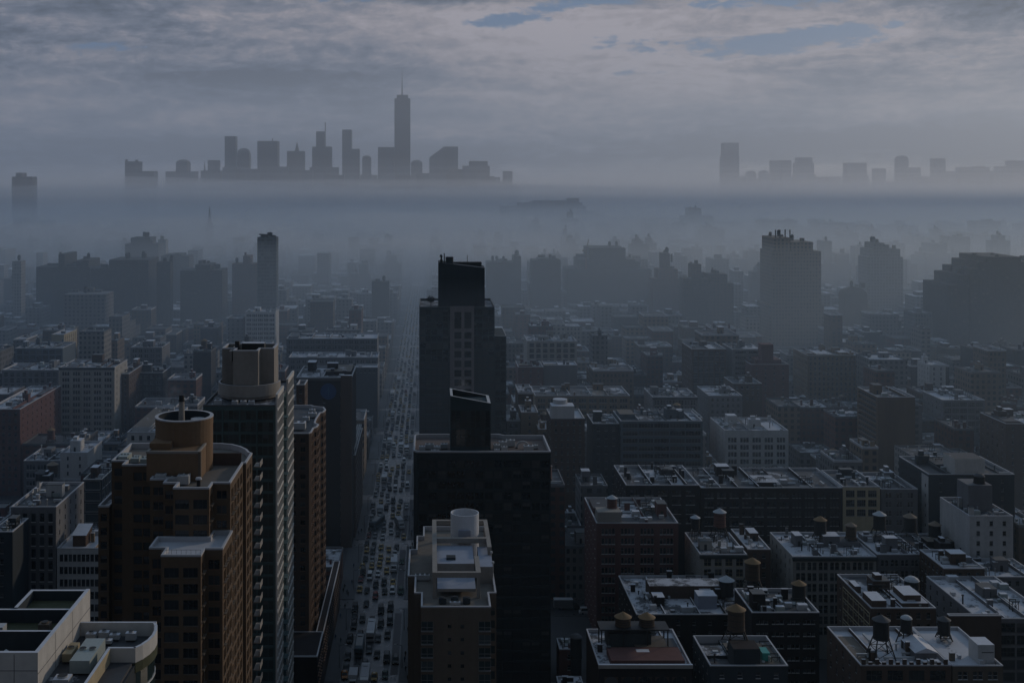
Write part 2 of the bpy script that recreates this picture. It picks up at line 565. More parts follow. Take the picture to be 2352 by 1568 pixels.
def clutter(root, roof, x0, x1, y0, y1, z, rng, n=3, bulk=True, wall='grey stone', units=True):
    """what stands on a roof and belongs to it: stair bulkhead, vents, ducts, skylights (sub-parts of the roof)"""
    W, D = x1 - x0, y1 - y0
    if W < 4 or D < 5:
        return
    for q in range((2 if W > 22 and rng.random() < .6 else 1) if bulk else 0):
        w, d, h = rng.uniform(2.6, min(7, W * 0.45)), rng.uniform(2.8, min(7, D * .45)), rng.uniform(2.6, 5.2)
        bx, by = rng.uniform(x0 + .6, x1 - w - .6), rng.uniform(y0 + D * .2, max(y0 + D * .25, y1 - d - 1))
        mb = MB().box(bx, bx + w, by, by + d, z - .1, z + h, 0, top=1)
        mb.box(bx - .1, bx + w + .1, by - .1, by + d + .1, z + h, z + h + .15, 1)
        mb.box(bx + w * .35, bx + w * .35 + 1, by - .05, by + .02, z, z + 2.1, 2)
        mb.build('bulkhead', [wall, 'snow' if rng.random() < .5 else 'dark coping', 'steel black'], roof)
        if rng.random() < .35:
            MB().box(bx + w * .2, bx + w * .6, by + d * .2, by + d * .7, z + h + .1, z + h + rng.uniform(1.2, 2.4), 0, top=1).build('lift_overrun', [wall, 'snow'], roof)
    for k in range(n):
        t = rng.random()
        bx, by = rng.uniform(x0 + .6, x1 - 2.4), rng.uniform(y0 + .6, y1 - 2.4)
        if t < .3:
            s = rng.uniform(.8, 2.4)
            a, b = s * rng.uniform(.8, 1.8), s * rng.uniform(.7, 1.2)
            MB().box(bx, bx + a, by, by + b, z + .3, z + .3 + s * .75, 0, top=1).box(bx + .1, bx + a - .1, by + .1, by + b - .1, z - .1, z + .31, 0).build('vent_unit', [rng.choice(['duct', 'machine green', 'grey stone', 'duct']), 'snow' if rng.random() < .6 else 'duct'], roof)
        elif t < .5:
            h = rng.uniform(1.0, 3.4)
            r = rng.uniform(.14, .3)
            MB().frustum(bx, by, r, r, z - .1, z + h, 8).frustum(bx, by, r * 1.8, r * 1.4, z + h, z + h + .3, 8).build('vent_pipe', rng.choice(['metal', 'steel black', 'duct']), roof)
        elif t < .68:
            h = rng.uniform(1.5, 4.2)
            a = rng.uniform(.8, 2.2)
            MB().box(bx, bx + a, by, by + .9, z - .1, z + h, 0).box(bx - .1, bx + a + .1, by - .1, by + 1, z + h, z + h + .15, 1).build('chimney', [wall, rng.choice(['coping', 'snow', 'dark coping'])], roof)
        elif t < .8:
            L = rng.uniform(2, min(6, W * .4))
            mb = MB()
            mb.face([(bx, by, z + .3), (bx + L, by, z + .3), (bx + L, by + .7, z + 1.0), (bx, by + .7, z + 1.0)], 0)
            mb.face([(bx + L, by + 1.4, z + .3), (bx, by + 1.4, z + .3), (bx, by + .7, z + 1.0), (bx + L, by + .7, z + 1.0)], 0)
            mb.box(bx, bx + L, by, by + 1.4, z - .1, z + .3, 1)
            mb.build('skylight', ['cone grey', 'frame dark'], roof)
        elif t < .9:
            L = rng.uniform(3, max(3.2, min(10, D * .5)))
            mb = MB()
            if rng.random() < .5:
                mb.box(bx, bx + .7, by, min(y1 - .3, by + L), z + .5, z + 1.1)
            else:
                mb.box(bx, min(x1 - .3, bx + L), by, by + .6, z + .5, z + 1.1)
            mb.box(bx + .1, bx + .5, by + .1, by + .5, z - .1, z + .5)
            mb.build('duct_run', 'duct', roof)
        else:
            a, h = rng.uniform(2, 3.4), rng.uniform(1.6, 3.2)
            mb = MB()
            for (p, q) in ((0, 0), (a, 0), (a, a), (0, a)):
                mb.bar((bx + p, by + q, z - .1), (bx + p, by + q, z + h), .16)
            mb.box(bx - .2, bx + a + .2, by - .2, by, z + h, z + h + .25).box(bx - .2, bx + a + .2, by + a, by + a + .2, z + h, z + h + .25)
            mb.bar((bx, by, z), (bx + a, by, z + h), .1).bar((bx + a, by, z), (bx, by, z + h), .1)
            mb.build('steel_dunnage', 'steel black', roof)
BLD = []      # x0, x1, y0, y1, z, lowest photo row that has to stay clear in front


def reg(x0, x1, y0, y1, z, vb):
    u0, _ = proj((x0, y0, z))
    u1, vt = proj((x1, y0, z))
    BLD.append((x0, x1, y0, y1, z, min(u0, u1), max(u0, u1), vt, vb))


ST = {
    'loft': S(6.0, 3, 1.35, .22, 4.0, 2.5, 1.8, sill=.15, nz=2, pier=.7),
    'punched': S(3.0, 1, 1.3, .3, 3.6, 1.9, 1.6, nz=2),
    'wide': S(5.0, 1, 3.3, .3, 3.5, 2.0, 1.8, nx=3),
    'bigloft': S(5.2, 1, 4.1, .3, 4.0, 2.8, 1.6, nx=4, nz=2, sill=.1),
    'curtain': S(3.2, 1, 2.8, .3, 3.7, 2.9, 1.0, nx=2, sill=0, glass='tinted glass', rev=.15),
    'sparse': S(5.5, 1, 1.1, .3, 3.7, 1.7, 2.0, nz=2),
    'arch': S(5.0, 2, 1.6, .4, 4.0, 2.9, 2.2, arch=1, nz=2, pier=.5),
    'mid': S(3.3, 1, 1.5, .3, 3.8, 2.1, 1.7, sill=.1),
    'group': S(5.4, 3, 1.05, .3, 3.9, 2.3, 2.2, frame='frame dark', sill=.12, sillm='pale stone'),
    'pair': S(4.0, 2, 1.2, .3, 3.8, 2.2, 1.8, nz=2),
    'strip': S(8.0, 1, 7.4, .3, 3.7, 1.7, 1.4, nx=5, sill=.1),
}


def sty(k, **kw):
    if k is None:
        return None
    d = dict(ST[k]) if isinstance(k, str) else dict(k)
    d.update(kw)
    return d


def block(name, label, u0, u1, v, Y, depth, wall, front, side=None, roof='roof patchy', vb=None, cat='building', coping='coping', cornice=None,
          drop=1.0, n=4, bulk=True, wmax=100, wide=None, clear=None, group=None, bw=None, x0=None, x1=None, z=None):
    p0, p1 = at(u0, v, Y), at(u1, v, Y)
    x0 = p0.x if x0 is None else x0
    x1 = p1.x if x1 is None else x1
    z = (p0.z + p1.z) / 2 if z is None else z
    vb = v + 130 if vb is None else vb
    low = max(0.0, at((u0 + u1) / 2, vb, Y).z - 5)
    t = thing(name, label, cat, ((x0 + x1) / 2, Y + depth / 2, 0), 0, group)
    w, d = (x1 - x0) / 2, depth / 2
    poly = rect(-w, w, -d, d)
    fs = sty(front, low=low) if front else None
    ss = sty(side, low=low) if side else None
    styles = {0: fs, 1: ss if x1 < 0 else None, 3: ss if x0 > 0 else None}
    walls(t, poly, 0, z, wall, styles, wmax=wmax)
    rf = roof_top(t, poly, z, roof, coping, drop)
    if cornice:
        mb = MB()
        mb.box(-w - .25, w + .25, -d - .75, -d - .02, z - 1.15, z - .35)
        mb.box(-w - .1, w + .1, -d - .4, -d - .02, z - 1.7, z - 1.16)
        mb.build('cornice', cornice, t)
    rng = random.Random(label)
    near = Y < 560
    clutter(t, rf, -w + .6, w - .6, -d + .6, d - .6, z - drop, rng, int(n * (4.2 if near else 2.6)) + (5 if near else 0), bulk, bw or wall)
    if w > 7.5 and depth > 15 and drop > .5:
        # old party walls across the roof, and the lots between them patched differently
        xs = [-w]
        while xs[-1] < w - 5:
            xs.append(xs[-1] + rng.uniform(6, 15))
        xs = [x for x in xs[1:] if x < w - 4]
        for x in xs:
            h = rng.uniform(.4, 1.5)
            MB().box(x - .2, x + .2, -d + .6, d - .6, z - drop - .1, z - drop + h, 0, top=1).build('party_wall', [bw or wall, rng.choice(['snow', 'dark coping', 'coping'])], rf)
        ed = [-w + .7] + xs + [w - .7]
        for a, b in zip(ed[:-1], ed[1:]):
            if b - a > 3 and rng.random() < .75:
                y0, y1 = sorted((rng.uniform(-d + .7, d * .3), rng.uniform(-d * .1, d - .7)))
                if y1 - y0 > 3:
                    hz = z - drop + (.006 if rng.random() < .5 else rng.uniform(.3, 2.4))
                    MB().box(a + .35, b - .35, y0, y1, z - drop - .05, hz, 0, top=1).build('roof_patch', [bw or wall, rng.choice(['roof dark', 'roof white', 'roof patchy', 'roof brown', 'roof snow'])], rf)
    reg(x0, x1, Y, Y + depth, z, vb if clear is None else clear)
    return t, rf, (-w, w, -d, d, z)


def far(name, label, Y, tiers, wall='far grey', cat='tower', depth=None, vb=None, group=None, spire=None, dome=None, slope=None, crown=None):
    """a tower far off: TIERS = (u0, u1, v of the top), the broad ones first; each tier stands on the ground or rises out of the one below"""
    P = []
    for (a, b, v) in tiers:
        p, q = at(a, v, Y), at(b, v, Y)
        P.append((p.x, q.x, p.z))
    xa, xb = min(p[0] for p in P), max(p[1] for p in P)
    D = depth or max(15.0, min(60.0, (xb - xa) * .8))
    cx = (xa + xb) / 2
    t = thing(name, label, cat, (cx, Y + D / 2, 0), 0, group)
    for k, (x0, x1, z) in enumerate(P):
        d0, d1 = -D / 2 + .4 * k + .02 * k, D / 2 - .5 * k
        zb = 0 if k == 0 or x0 < P[0][0] - .01 or x1 > P[0][1] + .01 else min(p[2] for p in P[:k]) - 1
        mb = MB()
        if slope == k:
            mb.prism(rect(x0 - cx, x1 - cx, d0, d1), zb, z * .86)
            a, b = x0 - cx, x1 - cx
            zt = z * .86
            mb.face([(a, d0, zt), (b, d0, zt), (b, d0, z)])
            mb.face([(b, d1, zt), (a, d1, zt), (b, d1, z)])
            mb.face([(a, d0, zt), (b, d0, z), (b, d1, z), (a, d1, zt)])
            mb.face([(b, d0, zt), (b, d1, zt), (b, d1, z), (b, d0, z)])
        elif dome == k:
            r = (x1 - x0) / 2
            mx = (x0 + x1) / 2 - cx
            mb.prism(rect(x0 - cx, x1 - cx, d0, d1), zb, z - r * .7)
            zz, rr = z - r * .7, r
            for s in range(1, 6):
                an = math.pi / 2 * s / 5
                nr = max(.01, r * math.cos(an))
                nz = z - r * .7 + r * .7 * math.sin(an)
                c = (d0 + d1) / 2
                ho = (d1 - d0) / 2
                A = rect(mx - rr, mx + rr, c - ho * rr / r, c + ho * rr / r)
                B = rect(mx - nr, mx + nr, c - ho * nr / r, c + ho * nr / r)
                for i in range(4):
                    j = (i + 1) % 4
                    mb.face([(*A[i], zz), (*A[j], zz), (*B[j], nz), (*B[i], nz)])
                zz, rr = nz, nr
        else:
            mb.prism(rect(x0 - cx, x1 - cx, d0, d1), zb, z)
        mb.build('wall' if k == 0 else ('crown' if k == len(P) - 1 and len(P) > 1 else 'upper_tier'), wall, t)
    if spire:
        u, v0, v1, wpx = spire
        p, q = at(u, v0, Y), at(u, v1, Y)
        r = wpx / 2 * Y / F
        mb = MB().frustum(p.x - cx, -D / 2 + min(D / 2, r * 1.5 + 1), r, max(.15, r * .1), p.z - 2, q.z, 4 if wpx > 4 else 6, a0=math.pi / 4)
        mb.build('spire', wall if wpx > 4 else 'steel black', t)
    if crown:
        for (u, v0, v1, wpx) in crown:
            p, q = at(u, v0, Y), at(u, v1, Y)
            r = wpx / 2 * Y / F
            MB().box(p.x - cx - r, p.x - cx + r, -D / 2 + .5, -D / 2 + .5 + 2 * r, p.z - 1, q.z).build('mast', 'steel black', t)
    rng = random.Random(label)
    if Y < 3000:
        for (x0, x1, z) in P:
            for q in range(rng.choice([1, 2, 3, 4])):
                w = min((x1 - x0) * rng.uniform(.08, .3), 12)
                a = rng.uniform(x0, x1 - w) - cx
                b = rng.uniform(-D / 2 + 1, D / 2 - 6)
                if rng.random() < .3:
                    MB().frustum(a + 2, b + 2, 1.9, 1.8, z + 2, z + 5.5, 10).frustum(a + 2, b + 2, 2.1, .1, z + 5.5, z + 7, 10).box(a + .8, a + 3.2, b + .8, b + 3.2, z - 1, z + 2).build('roof_tank', 'tank dark', t)
                else:
                    MB().box(a, a + w, b, b + rng.uniform(3, 5.5), z - 1, z + rng.uniform(1.5, 5.0)).build('roof_house', wall, t)
    for (x0, x1, z) in P:
        reg(x0, x1, Y, Y + D, z, vb if vb else proj((cx, Y, 0))[1] - 25)
    return t


def tank(label, u, v, r_px, Y, zbase, wood='tank wood', cone='cone grey', hbody=1.5, group='rooftop water tanks', conic=True, legs=True, cat='water tank'):
    """a timber rooftop tank: the photo shows the foot of its cone at u, v; it stands on steel legs on the roof at height zbase"""
    p = at(u, v, Y)
    r = r_px * Y / F
    h = 2 * r * hbody * .75
    t = thing('water_tank', label, cat, (p.x, Y, zbase), 0, group)
    z1 = p.z - zbase
    z0 = max(.35, z1 - h)
    MB().frustum(0, 0, r * .97, r * .93, z0, z1, 20).frustum(0, 0, r * 1.02, r * 1.02, z0 - .25, z0, 20).build('tank', wood, t)
    if conic:
        MB().frustum(0, 0, r * 1.12, .12, z1 - .02, z1 + r * .62, 20).frustum(0, 0, r * 1.12, r * .9, z1 - .03, z1 - .02, 20, flip=True).build('cone_roof', cone, t)
    else:
        mb = MB()
        mb.frustum(0, 0, r * 1.02, r * .85, z1, z1 + r * .25, 20, cap=False).frustum(0, 0, r * .85, r * .45, z1 + r * .25, z1 + r * .5, 20, cap=False).frustum(0, 0, r * .45, .05, z1 + r * .5, z1 + r * .58, 20)
        mb.build('domed_roof', cone, t)
    for k in range(3):
        z = z0 + (z1 - z0) * (.2 + .3 * k)
        MB().frustum(0, 0, r * 1.0, r * 1.0, z, z + .12, 20, cap=False).build('hoop', 'steel black', t)
    if z0 > 1.0 and legs:
        sp = r * (1.0 if z0 < 4 else 1.35)
        for a in ((-1, -1), (1, -1), (1, 1), (-1, 1)):
            MB().bar((a[0] * sp, a[1] * sp, 0), (a[0] * r * .72, a[1] * r * .72, z0), .28).build('leg', 'steel black', t)
        for k in range(4):
            a, b = ((-1, -1), (1, -1), (1, 1), (-1, 1))[k], ((1, -1), (1, 1), (-1, 1), (-1, -1))[k]
            m = (sp + r * .72) / 2
            mb = MB().bar((a[0] * sp, a[1] * sp, .1), (b[0] * m, b[1] * m, z0 * .5), .13).bar((a[0] * m, a[1] * m, z0 * .5), (b[0] * m, b[1] * m, z0 * .5), .16)
            if z0 > 3:
                mb.bar((a[0] * m, a[1] * m, z0 * .5), (b[0] * r * .72, b[1] * r * .72, z0), .13)
            mb.build('brace', 'steel black', t)
    else:
        MB().box(-r * .8, r * .8, -r * .8, r * .8, 0, z0 - .2).build('plinth', 'steel black', t)
    return t


def hvac(label, x, y, z, w, d, h, mat='duct', fans=2, group='rooftop air handlers', snow=False):
    t = thing('air_handler', label, 'air handler', (x, y, z), 0, group)
    MB().box(-w / 2, w / 2, -d / 2, d / 2, .25, h, 0, top=1).box(-w * .4, w * .4, -d * .4, d * .4, 0, .25, 2).build('casing', [mat, 'snow' if snow else mat, 'steel black'], t)
    k = max(1, fans)
    for i in range(k):
        fx = -w / 2 + w * (i + .5) / k
        r = min(w / k, d) * .36
        MB().frustum(fx, 0, r, r, h, h + .22, 14, mi=0, capmi=1).build('fan', [mat, 'steel black'], t)
    return t
# ================================================================ the named towers of the foreground
def body(t, poly, z0, z1, wall, styles, wmax=100, cap=False):
    return walls(t, poly, z0, z1, wall, styles, cap, wmax=wmax)


def rel(poly, c):
    return [(p[0] - c[0], p[1] - c[1]) for p in poly]


# ---------------------------------------------------------------- brown stepped apartment tower with the round drum
c = (-58.0, 272.0)
t = thing('apartment_tower', 'brown brick apartment tower stepping up to a round drum with a chimney', 'tower', (*c, 0))
bst = S(5.6, 2, 1.9, .35, 3.25, 1.75, 1.9, .7, low=24, frame='frame rust', sillm='beige', nx=2, sill=.1, blinds=.25, glass='glass')
bfr = S(8.2, 2, 3.0, .9, 3.3, 2.0, 2.6, .3, low=24, frame='frame dark', sillm='beige', nx=3, nz=1, sill=.1, blinds=.25)
bsd = S(4.2, 2, 1.2, .35, 3.3, 2.2, 2.0, .8, low=24, frame='frame rust', sillm='beige', sill=.55, blinds=.1)
P1 = [(-75.4, 301), (-75.4, 283), (-71.9, 283), (-71.9, 279), (-62.3, 279), (-62.3, 266), (-58.7, 266), (-58.7, 262.8), (-55.6, 262.8), (-55.6, 258.5),
      (-47.8, 258.5), (-47.8, 263), (-44, 263), (-44, 281), (-43.3, 281), (-43.3, 290.6), (-44.1, 291.4), (-45.2, 294.5), (-47.2, 297.6), (-49.8, 300), (-52.7, 301)]
P1 = rel(P1, c)
n1 = len(P1)
st1 = {}
for i in range(n1):
    A, B = P1[i], P1[(i + 1) % n1]
    if abs(A[1] - B[1]) < .1 and B[0] > A[0]:
        st1[i] = bfr if abs(B[0] - A[0]) > 7 and i == 9 else bst
        if B[0] - A[0] < 5:
            st1[i] = S(4, 1, 2.2, .3, 3.25, 1.75, 1.9, .2, low=24, frame='frame rust', sillm='beige', nx=2, sill=.1, blinds=.25)
    elif abs(A[0] - B[0]) < .1 and B[1] > A[1]:
        st1[i] = bsd
body(t, P1, 0, 112, 'rust brick', st1, wmax=100)
roof_top(t, P1, 112, 'gravel deck', 'coping', 1.3, .35, .45)
P2 = rel([(-59, 258.45), (-59, 251), (-55.4, 251), (-55.4, 246), (-47.2, 246), (-47.2, 250.5), (-43.5, 250.5), (-43.5, 262.95), (-47.75, 262.95), (-47.75, 258.45)], c)
st2 = {1: S(4, 1, 2.2, .3, 3.3, 2.0, 2.4, .3, low=24, frame='frame rust', nx=2, sill=.1), 3: bfr, 5: S(4, 1, 2.4, .3, 3.3, 2.0, 2.4, .3, low=24, frame='frame rust', nx=2, sill=.1), 4: bsd, 6: bsd}


def sub_walls(t, poly, z0, z1, wall, styles, name, wmax):
    """a second block of the same thing: its wall under another name, its windows beside the others"""
    wo = walls(t, poly, z0, z1, wall, styles, False, name, wmax)
    return wo


sub_walls(t, P2, 0, 101.4, 'rust brick', st2, 'front_wing', 60)
ringp = MB()
ring(ringp, P2, .06, -.4, 101.1, 101.5, 100.4)
ringp.build('terrace_parapet', 'coping', t)
MB().prism(offset(P2, -.35), 100.2, 100.45).build('terrace', 'roof white', t)
mb = MB()
for k in range(9):
    x = -55.3 - c[0] + k * 1.0
    mb.bar((x, 246.4 - c[1], 101.4), (x, 246.4 - c[1], 102.4), .06)
mb.bar((-55.3 - c[0], 246.4 - c[1], 102.4), (-47.3 - c[0], 246.4 - c[1], 102.4), .07)
mb.build('railing', 'metal', t)
P3 = rel(rect(-78, -75.45, 281, 300), c)
sub_walls(t, P3, 0, 101.8, 'rust brick', {0: S(2.6, 1, 1.5, .3, 3.25, 1.75, 1.9, .2, low=40, frame='frame rust', sillm='beige')}, 'side_wing', 20)
r3 = MB()
ring(r3, P3, .06, -.35, 101.5, 101.9, 101.0)
r3.build('wing_parapet', 'coping', t)
MB().prism(offset(P3, -.3), 100.7, 101.0).build('wing_roof', 'roof patchy', t)
# engine room and drum
mb = MB().box(-63.7 - c[0], -52.0 - c[0], 268.5 - c[1], 284 - c[1], 110.6, 117.2)
mb.box(-63.75 - c[0], -59.0 - c[0], 271.5 - c[1], 284 - c[1], 117.2, 118.6)
mb.build('engine_room', 'orange brick', t)
mb = MB()
ring(mb, rel(rect(-63.7, -52.0, 268.5, 284), c), .1, -.4, 117.0, 117.5, 117.2)
mb.build('engine_room_coping', 'concrete', t)
dx, dy = -57.7 - c[0], 280.5 - c[1]
mb = MB().frustum(dx, dy, 6.62, 6.62, 110.6, 121.2, 40, cap=False).frustum(dx, dy, 6.68, 6.68, 121.2, 123.0, 40, cap=False)
mb.build('drum', 'orange brick', t)
MB().frustum(dx, dy, 6.0, 6.0, 118.3, 123.0, 40, cap=False, flip=True).frustum(dx, dy, 6.0, 6.0, 118.2, 118.3, 40).build('drum_floor', 'slate', t)
mb = MB()
mb.frustum(dx, dy, 6.76, 6.76, 122.85, 123.12, 40, cap=False)
for i in range(40):
    a, b = 2 * math.pi * i / 40, 2 * math.pi * (i + 1) / 40
    mb.face([(dx + r * math.cos(x), dy + r * math.sin(x), 123.12) for r, x in ((6.76, a), (6.76, b), (5.95, b), (5.95, a))])
mb.build('drum_rim', 'coping', t)
MB().box(dx - 1.6, dx + 1.2, dy - 3.6, dy - 1.4, 118.2, 122.0).frustum(dx - .1, dy - 2.5, .75, .62, 122.0, 127.2, 14).build('flue_base', 'concrete', t)
MB().frustum(dx - .1, dy - 2.5, .62, .62, 127.2, 128.4, 14, capmi=0).frustum(dx - .1, dy - 2.5, .75, .75, 126.9, 127.2, 14).build('flue_cap', 'steel black', t)
MB().frustum(dx + 3.1, dy + .5, 1.7, 1.7, 118.2, 122.3, 16).build('cooling_unit', 'metal', t)
MB().box(-52.1 - c[0], -51.5 - c[0], 268.3 - c[1], 269.2 - c[1], 110.6, 117.4).build('corner_pier', 'beige', t)
MB().box(-51.6 - c[0], -44.8 - c[0], 283.5 - c[1], 283.7 - c[1], 110.7, 113.6).build('screen_wall', 'brownstone', t)
# curved east balconies (white slabs) at the street corner
me = MB().box(-.8, .8, -2.1, 2.1, 0, .25).box(.65, .8, -2.1, 2.1, .26, 1.25).mesh('balcony', 'concrete')
for k in range(24):
    link('balcony', me, t, (-42.4 - c[0], 294.4 - c[1], 108 - k * 3.3))
reg(-78, -43, 246, 301, 112, 1700)
for k, (x, y, w, d, h) in enumerate(((-60.3, 264.9 + 3, 2.4, 2.2, 1.9), (-57.6, 266.8, 3.0, 2.0, 1.5), (-54.9, 266.4, 2.6, 2.4, 2.1))):
    hvac(['square pale air handler nearest the left step of the gravel terrace', 'long low air handler in the middle of the gravel terrace', 'air handler beside the pale pier of the engine room'][k], x, y, 110.7, w, d, h, 'duct', 2)
for k, (x, y, w, d, h) in enumerate(((-73.5, 288, 2.2, 4.5, 1.5), (-70.5, 286.5, 1.8, 3.5, 1.3), (-67.6, 285, 2.4, 3.2, 1.5))):
    hvac(['long air handler along the left parapet of the brown tower', 'narrow air handler between two others left of the engine room', 'air handler close to the orange engine room wall'][k], x, y, 110.7, w, d, h, 'machine green', 3)
t2 = thing('roof_vent', 'small dark capped vent standing alone on the gravel terrace', 'vent', (-51.3, 264.8, 110.7))
MB().frustum(0, 0, .45, .45, 0, 1.5, 10).build('pipe', 'steel black', t2)
MB().frustum(0, 0, .75, .6, 1.5, 1.9, 10).build('cap', 'coping', t2)

# ---------------------------------------------------------------- glass tower with the concrete crown and white lattice fins
c = (-53.0, 358.0)
t = thing('glass_tower', 'dark green glass tower with stepped concrete crown and white lattice side panels', 'tower', (*c, 0))
gl = S(5.2, 3, 1.35, .14, 3.35, 2.55, 1.2, .6, low=10, frame='frame dark', glass='tinted glass', sill=0, nz=2, rev=.2, blinds=.06, pier=.35)
P = rel(rect(-64.2, -43.6, 338, 378), c)
body(t, P, 0, 114, 'green glass', {0: gl, 1: sty(gl, bay=3.4, n=2, ww=1.2)}, wmax=100)
roof_top(t, P, 114.4, 'roof patchy', 'dark coping', .7, .3, .4)
for (ya, yb) in ((336.2, 350.2), (361, 376.5)):
    mb = MB()
    x0, x1 = -43.5 - c[0], -43.05 - c[0]
    a, b = ya - c[1], yb - c[1]
    ny = 5
    for i in range(ny + 1):
        y = a + (b - a - .55) * i / ny
        mb.box(x0, x1, y, y + .42, 0, 117.6)
    for k in range(35):
        z = 116.6 - k * 3.35
        if z > 3:
            mb.box(x0 + .04, x1 + .1, a + .02, b - .02, z - .3, z + .3)
    mb.box(x0 - .03, x1 + .15, a - .03, b + .03, 116.9, 117.75)
    mb.build('lattice_panel', 'white', t)
me = MB().box(-.8, .8, -1.7, 1.7, 0, .3).mesh('balcony', 'green glass')
for k in range(30):
    link('balcony', me, t, (-42.75 - c[0], 352.3 - c[1], 108 - 3.35 * k))
cx, cy = -53.6 - c[0], 354.6 - c[1]
mb = MB()
for i in range(28):
    a, b = math.pi * (.93 + 1.1 * i / 28), math.pi * (.93 + 1.1 * (i + 1) / 28)
    q = lambda r, x, z: (cx + r * math.cos(x), cy + r * math.sin(x), z)
    mb.face([q(9.1, a, 115.0), q(9.1, b, 115.0), q(9.1, b, 118.4), q(9.1, a, 118.4)], 0, True)
    mb.face([q(8.6, b, 114.2), q(8.6, a, 114.2), q(8.6, a, 118.4), q(8.6, b, 118.4)], 0, True)
    mb.face([q(9.1, a, 118.4), q(9.1, b, 118.4), q(8.6, b, 118.4), q(8.6, a, 118.4)], 1)
    mb.face([q(8.6, a, 115.0), q(8.6, b, 115.0), q(9.1, b, 115.0), q(9.1, a, 115.0)], 0)
mb.build('crown_ring', ['concrete', 'coping'], t)
MB().frustum(cx, cy, 8.4, 8.4, 113.8, 115.0, 28).build('ring_base', 'dark brick', t)
PC = rel([(-61.3, 361.5), (-61.3, 352), (-57.3, 352), (-57.3, 347.2), (-50, 347.2), (-50, 352), (-46, 352), (-46, 361.5)], c)
mb = MB()
ring(mb, PC, 0.0, -.5, 114.0, 128.3, 125.0)
for (a, b) in ((PC[k], PC[(k + 1) % 8]) for k in range(8)):
    mb.face([(*a, 113.8), (*b, 113.8), (*b, 114.0), (*a, 114.0)])
mb.face([(*p, 125.0) for p in offset(PC, -.45)])
mb.build('concrete_crown', 'concrete', t)
mb = MB()
ring(mb, PC, .07, -.57, 128.1, 128.45, 128.2)
mb.build('crown_coping', 'coping', t)
MB().box(-58.6 - c[0], -57.8 - c[0], 348 - c[1], 361 - c[1], 125, 128.1).box(-50.9 - c[0], -50.3 - c[0], 352 - c[1], 361 - c[1], 125, 128.1).build('crown_partition', 'concrete', t)
MB().box(-55.8 - c[0], -49.2 - c[0], 354 - c[1], 357 - c[1], 125, 129.5, 0, top=1).box(-57.6 - c[0], -56.4 - c[0], 352.5 - c[1], 353.9 - c[1], 125, 130.3, 0).build('crown_machinery', ['steel black', 'snow'], t)
mb = MB().frustum(-53.5 - c[0], 350 - c[1], 1.1, 1.1, 125, 127.6, 12)
mb.build('cooling_drum', 'metal', t)
reg(-64.2, -42, 336, 378, 118, 1700)
for k, (x, y, w) in enumerate(((-60.6, 341.3, 2.0), (-55.6, 340.2, 1.6), (-53.2, 340.2, 1.6), (-50.9, 340.2, 1.6))):
    hvac(['lone snow topped roof unit left on the glass tower roof', 'first of three snowy roof units before the concrete ring', 'middle of three snowy roof units before the concrete ring', 'third of three snowy roof units before the concrete ring'][k], x, y, 113.7, w, 1.6, 1.5, 'duct', 1, snow=True)

# ---------------------------------------------------------------- brown brick tower with rounded bays
c = (-48.0, 440.0)
t = thing('apartment_tower', 'dark brown brick tower with rounded balcony bays and a winding pale coping', 'tower', (*c, 0))
P = [(-57, 470), (-57, 419.5), (-42.6, 419.5), (-41.9, 421), (-41.8, 428), (-40.8, 430), (-40.5, 434), (-42.1, 436.5), (-42.3, 444), (-41.9, 455), (-40.8, 456.6), (-40.3, 461), (-41.6, 466), (-45.4, 468), (-47, 470)]
P = rel(P, c)
cs = S(3.4, 1, 1.7, .3, 3.2, 1.7, 1.8, .5, low=8, frame='frame rust', nx=2, sill=.1)
sd = S(2.4, 1, 1.3, .3, 3.2, 1.8, 1.8, .2, low=8, frame='frame rust', nx=1, sill=.5)
body(t, P, 0, 88.8, 'brownstone', {1: cs, 2: sd, 3: sd, 4: sd, 5: sd, 6: sd, 7: sd, 8: sd, 9: sd, 10: sd, 11: sd}, wmax=100)
roof_top(t, P, 88.8, 'roof dark', 'coping', 1.2, .35, .5)
Q = rel(rect(-49, -37.6, 398, 419.4), c)
walls(t, Q, 0, 19.3, 'dark brick', {1: sd}, True, 'podium', 20)
mb = MB()
ring(mb, Q, .06, -.4, 19.0, 19.4, 18.2)
mb.build('podium_coping', 'coping', t)
Q = rel(rect(-40.2, -37.6, 419.5, 497), c)
walls(t, Q, 0, 18.8, 'dark brick', {1: sd}, True, 'side_podium', 20)
mb = MB()
ring(mb, Q, .06, -.3, 18.5, 18.9, 18.0)
mb.build('side_podium_coping', 'coping', t)
reg(-57, -37.6, 398, 497, 88.8, 1500)
for k, (x, y, w, d, h) in enumerate(((-47.5, 431, 5, 4, 2.6), (-46.3, 445, 2.4, 2.2, 1.7), (-44.6, 452, 3.0, 2.4, 1.8), (-45.5, 460, 2.2, 2.0, 1.5))):
    hvac(['big snow topped unit at the near end of the winding roof', 'second unit back on the winding roof', 'third unit back on the winding roof near the bulge', 'farthest small unit on the winding roof'][k], x, y, 87.6, w, d, h, 'duct', 2, snow=True)

block('brick_slab', 'narrow brown slab rising between the lattice panels and the blue disc', 681, 700, 883, 500, 12, 'brownstone', 'sparse', 'sparse', 'roof dark', vb=1200, n=1, bulk=False)

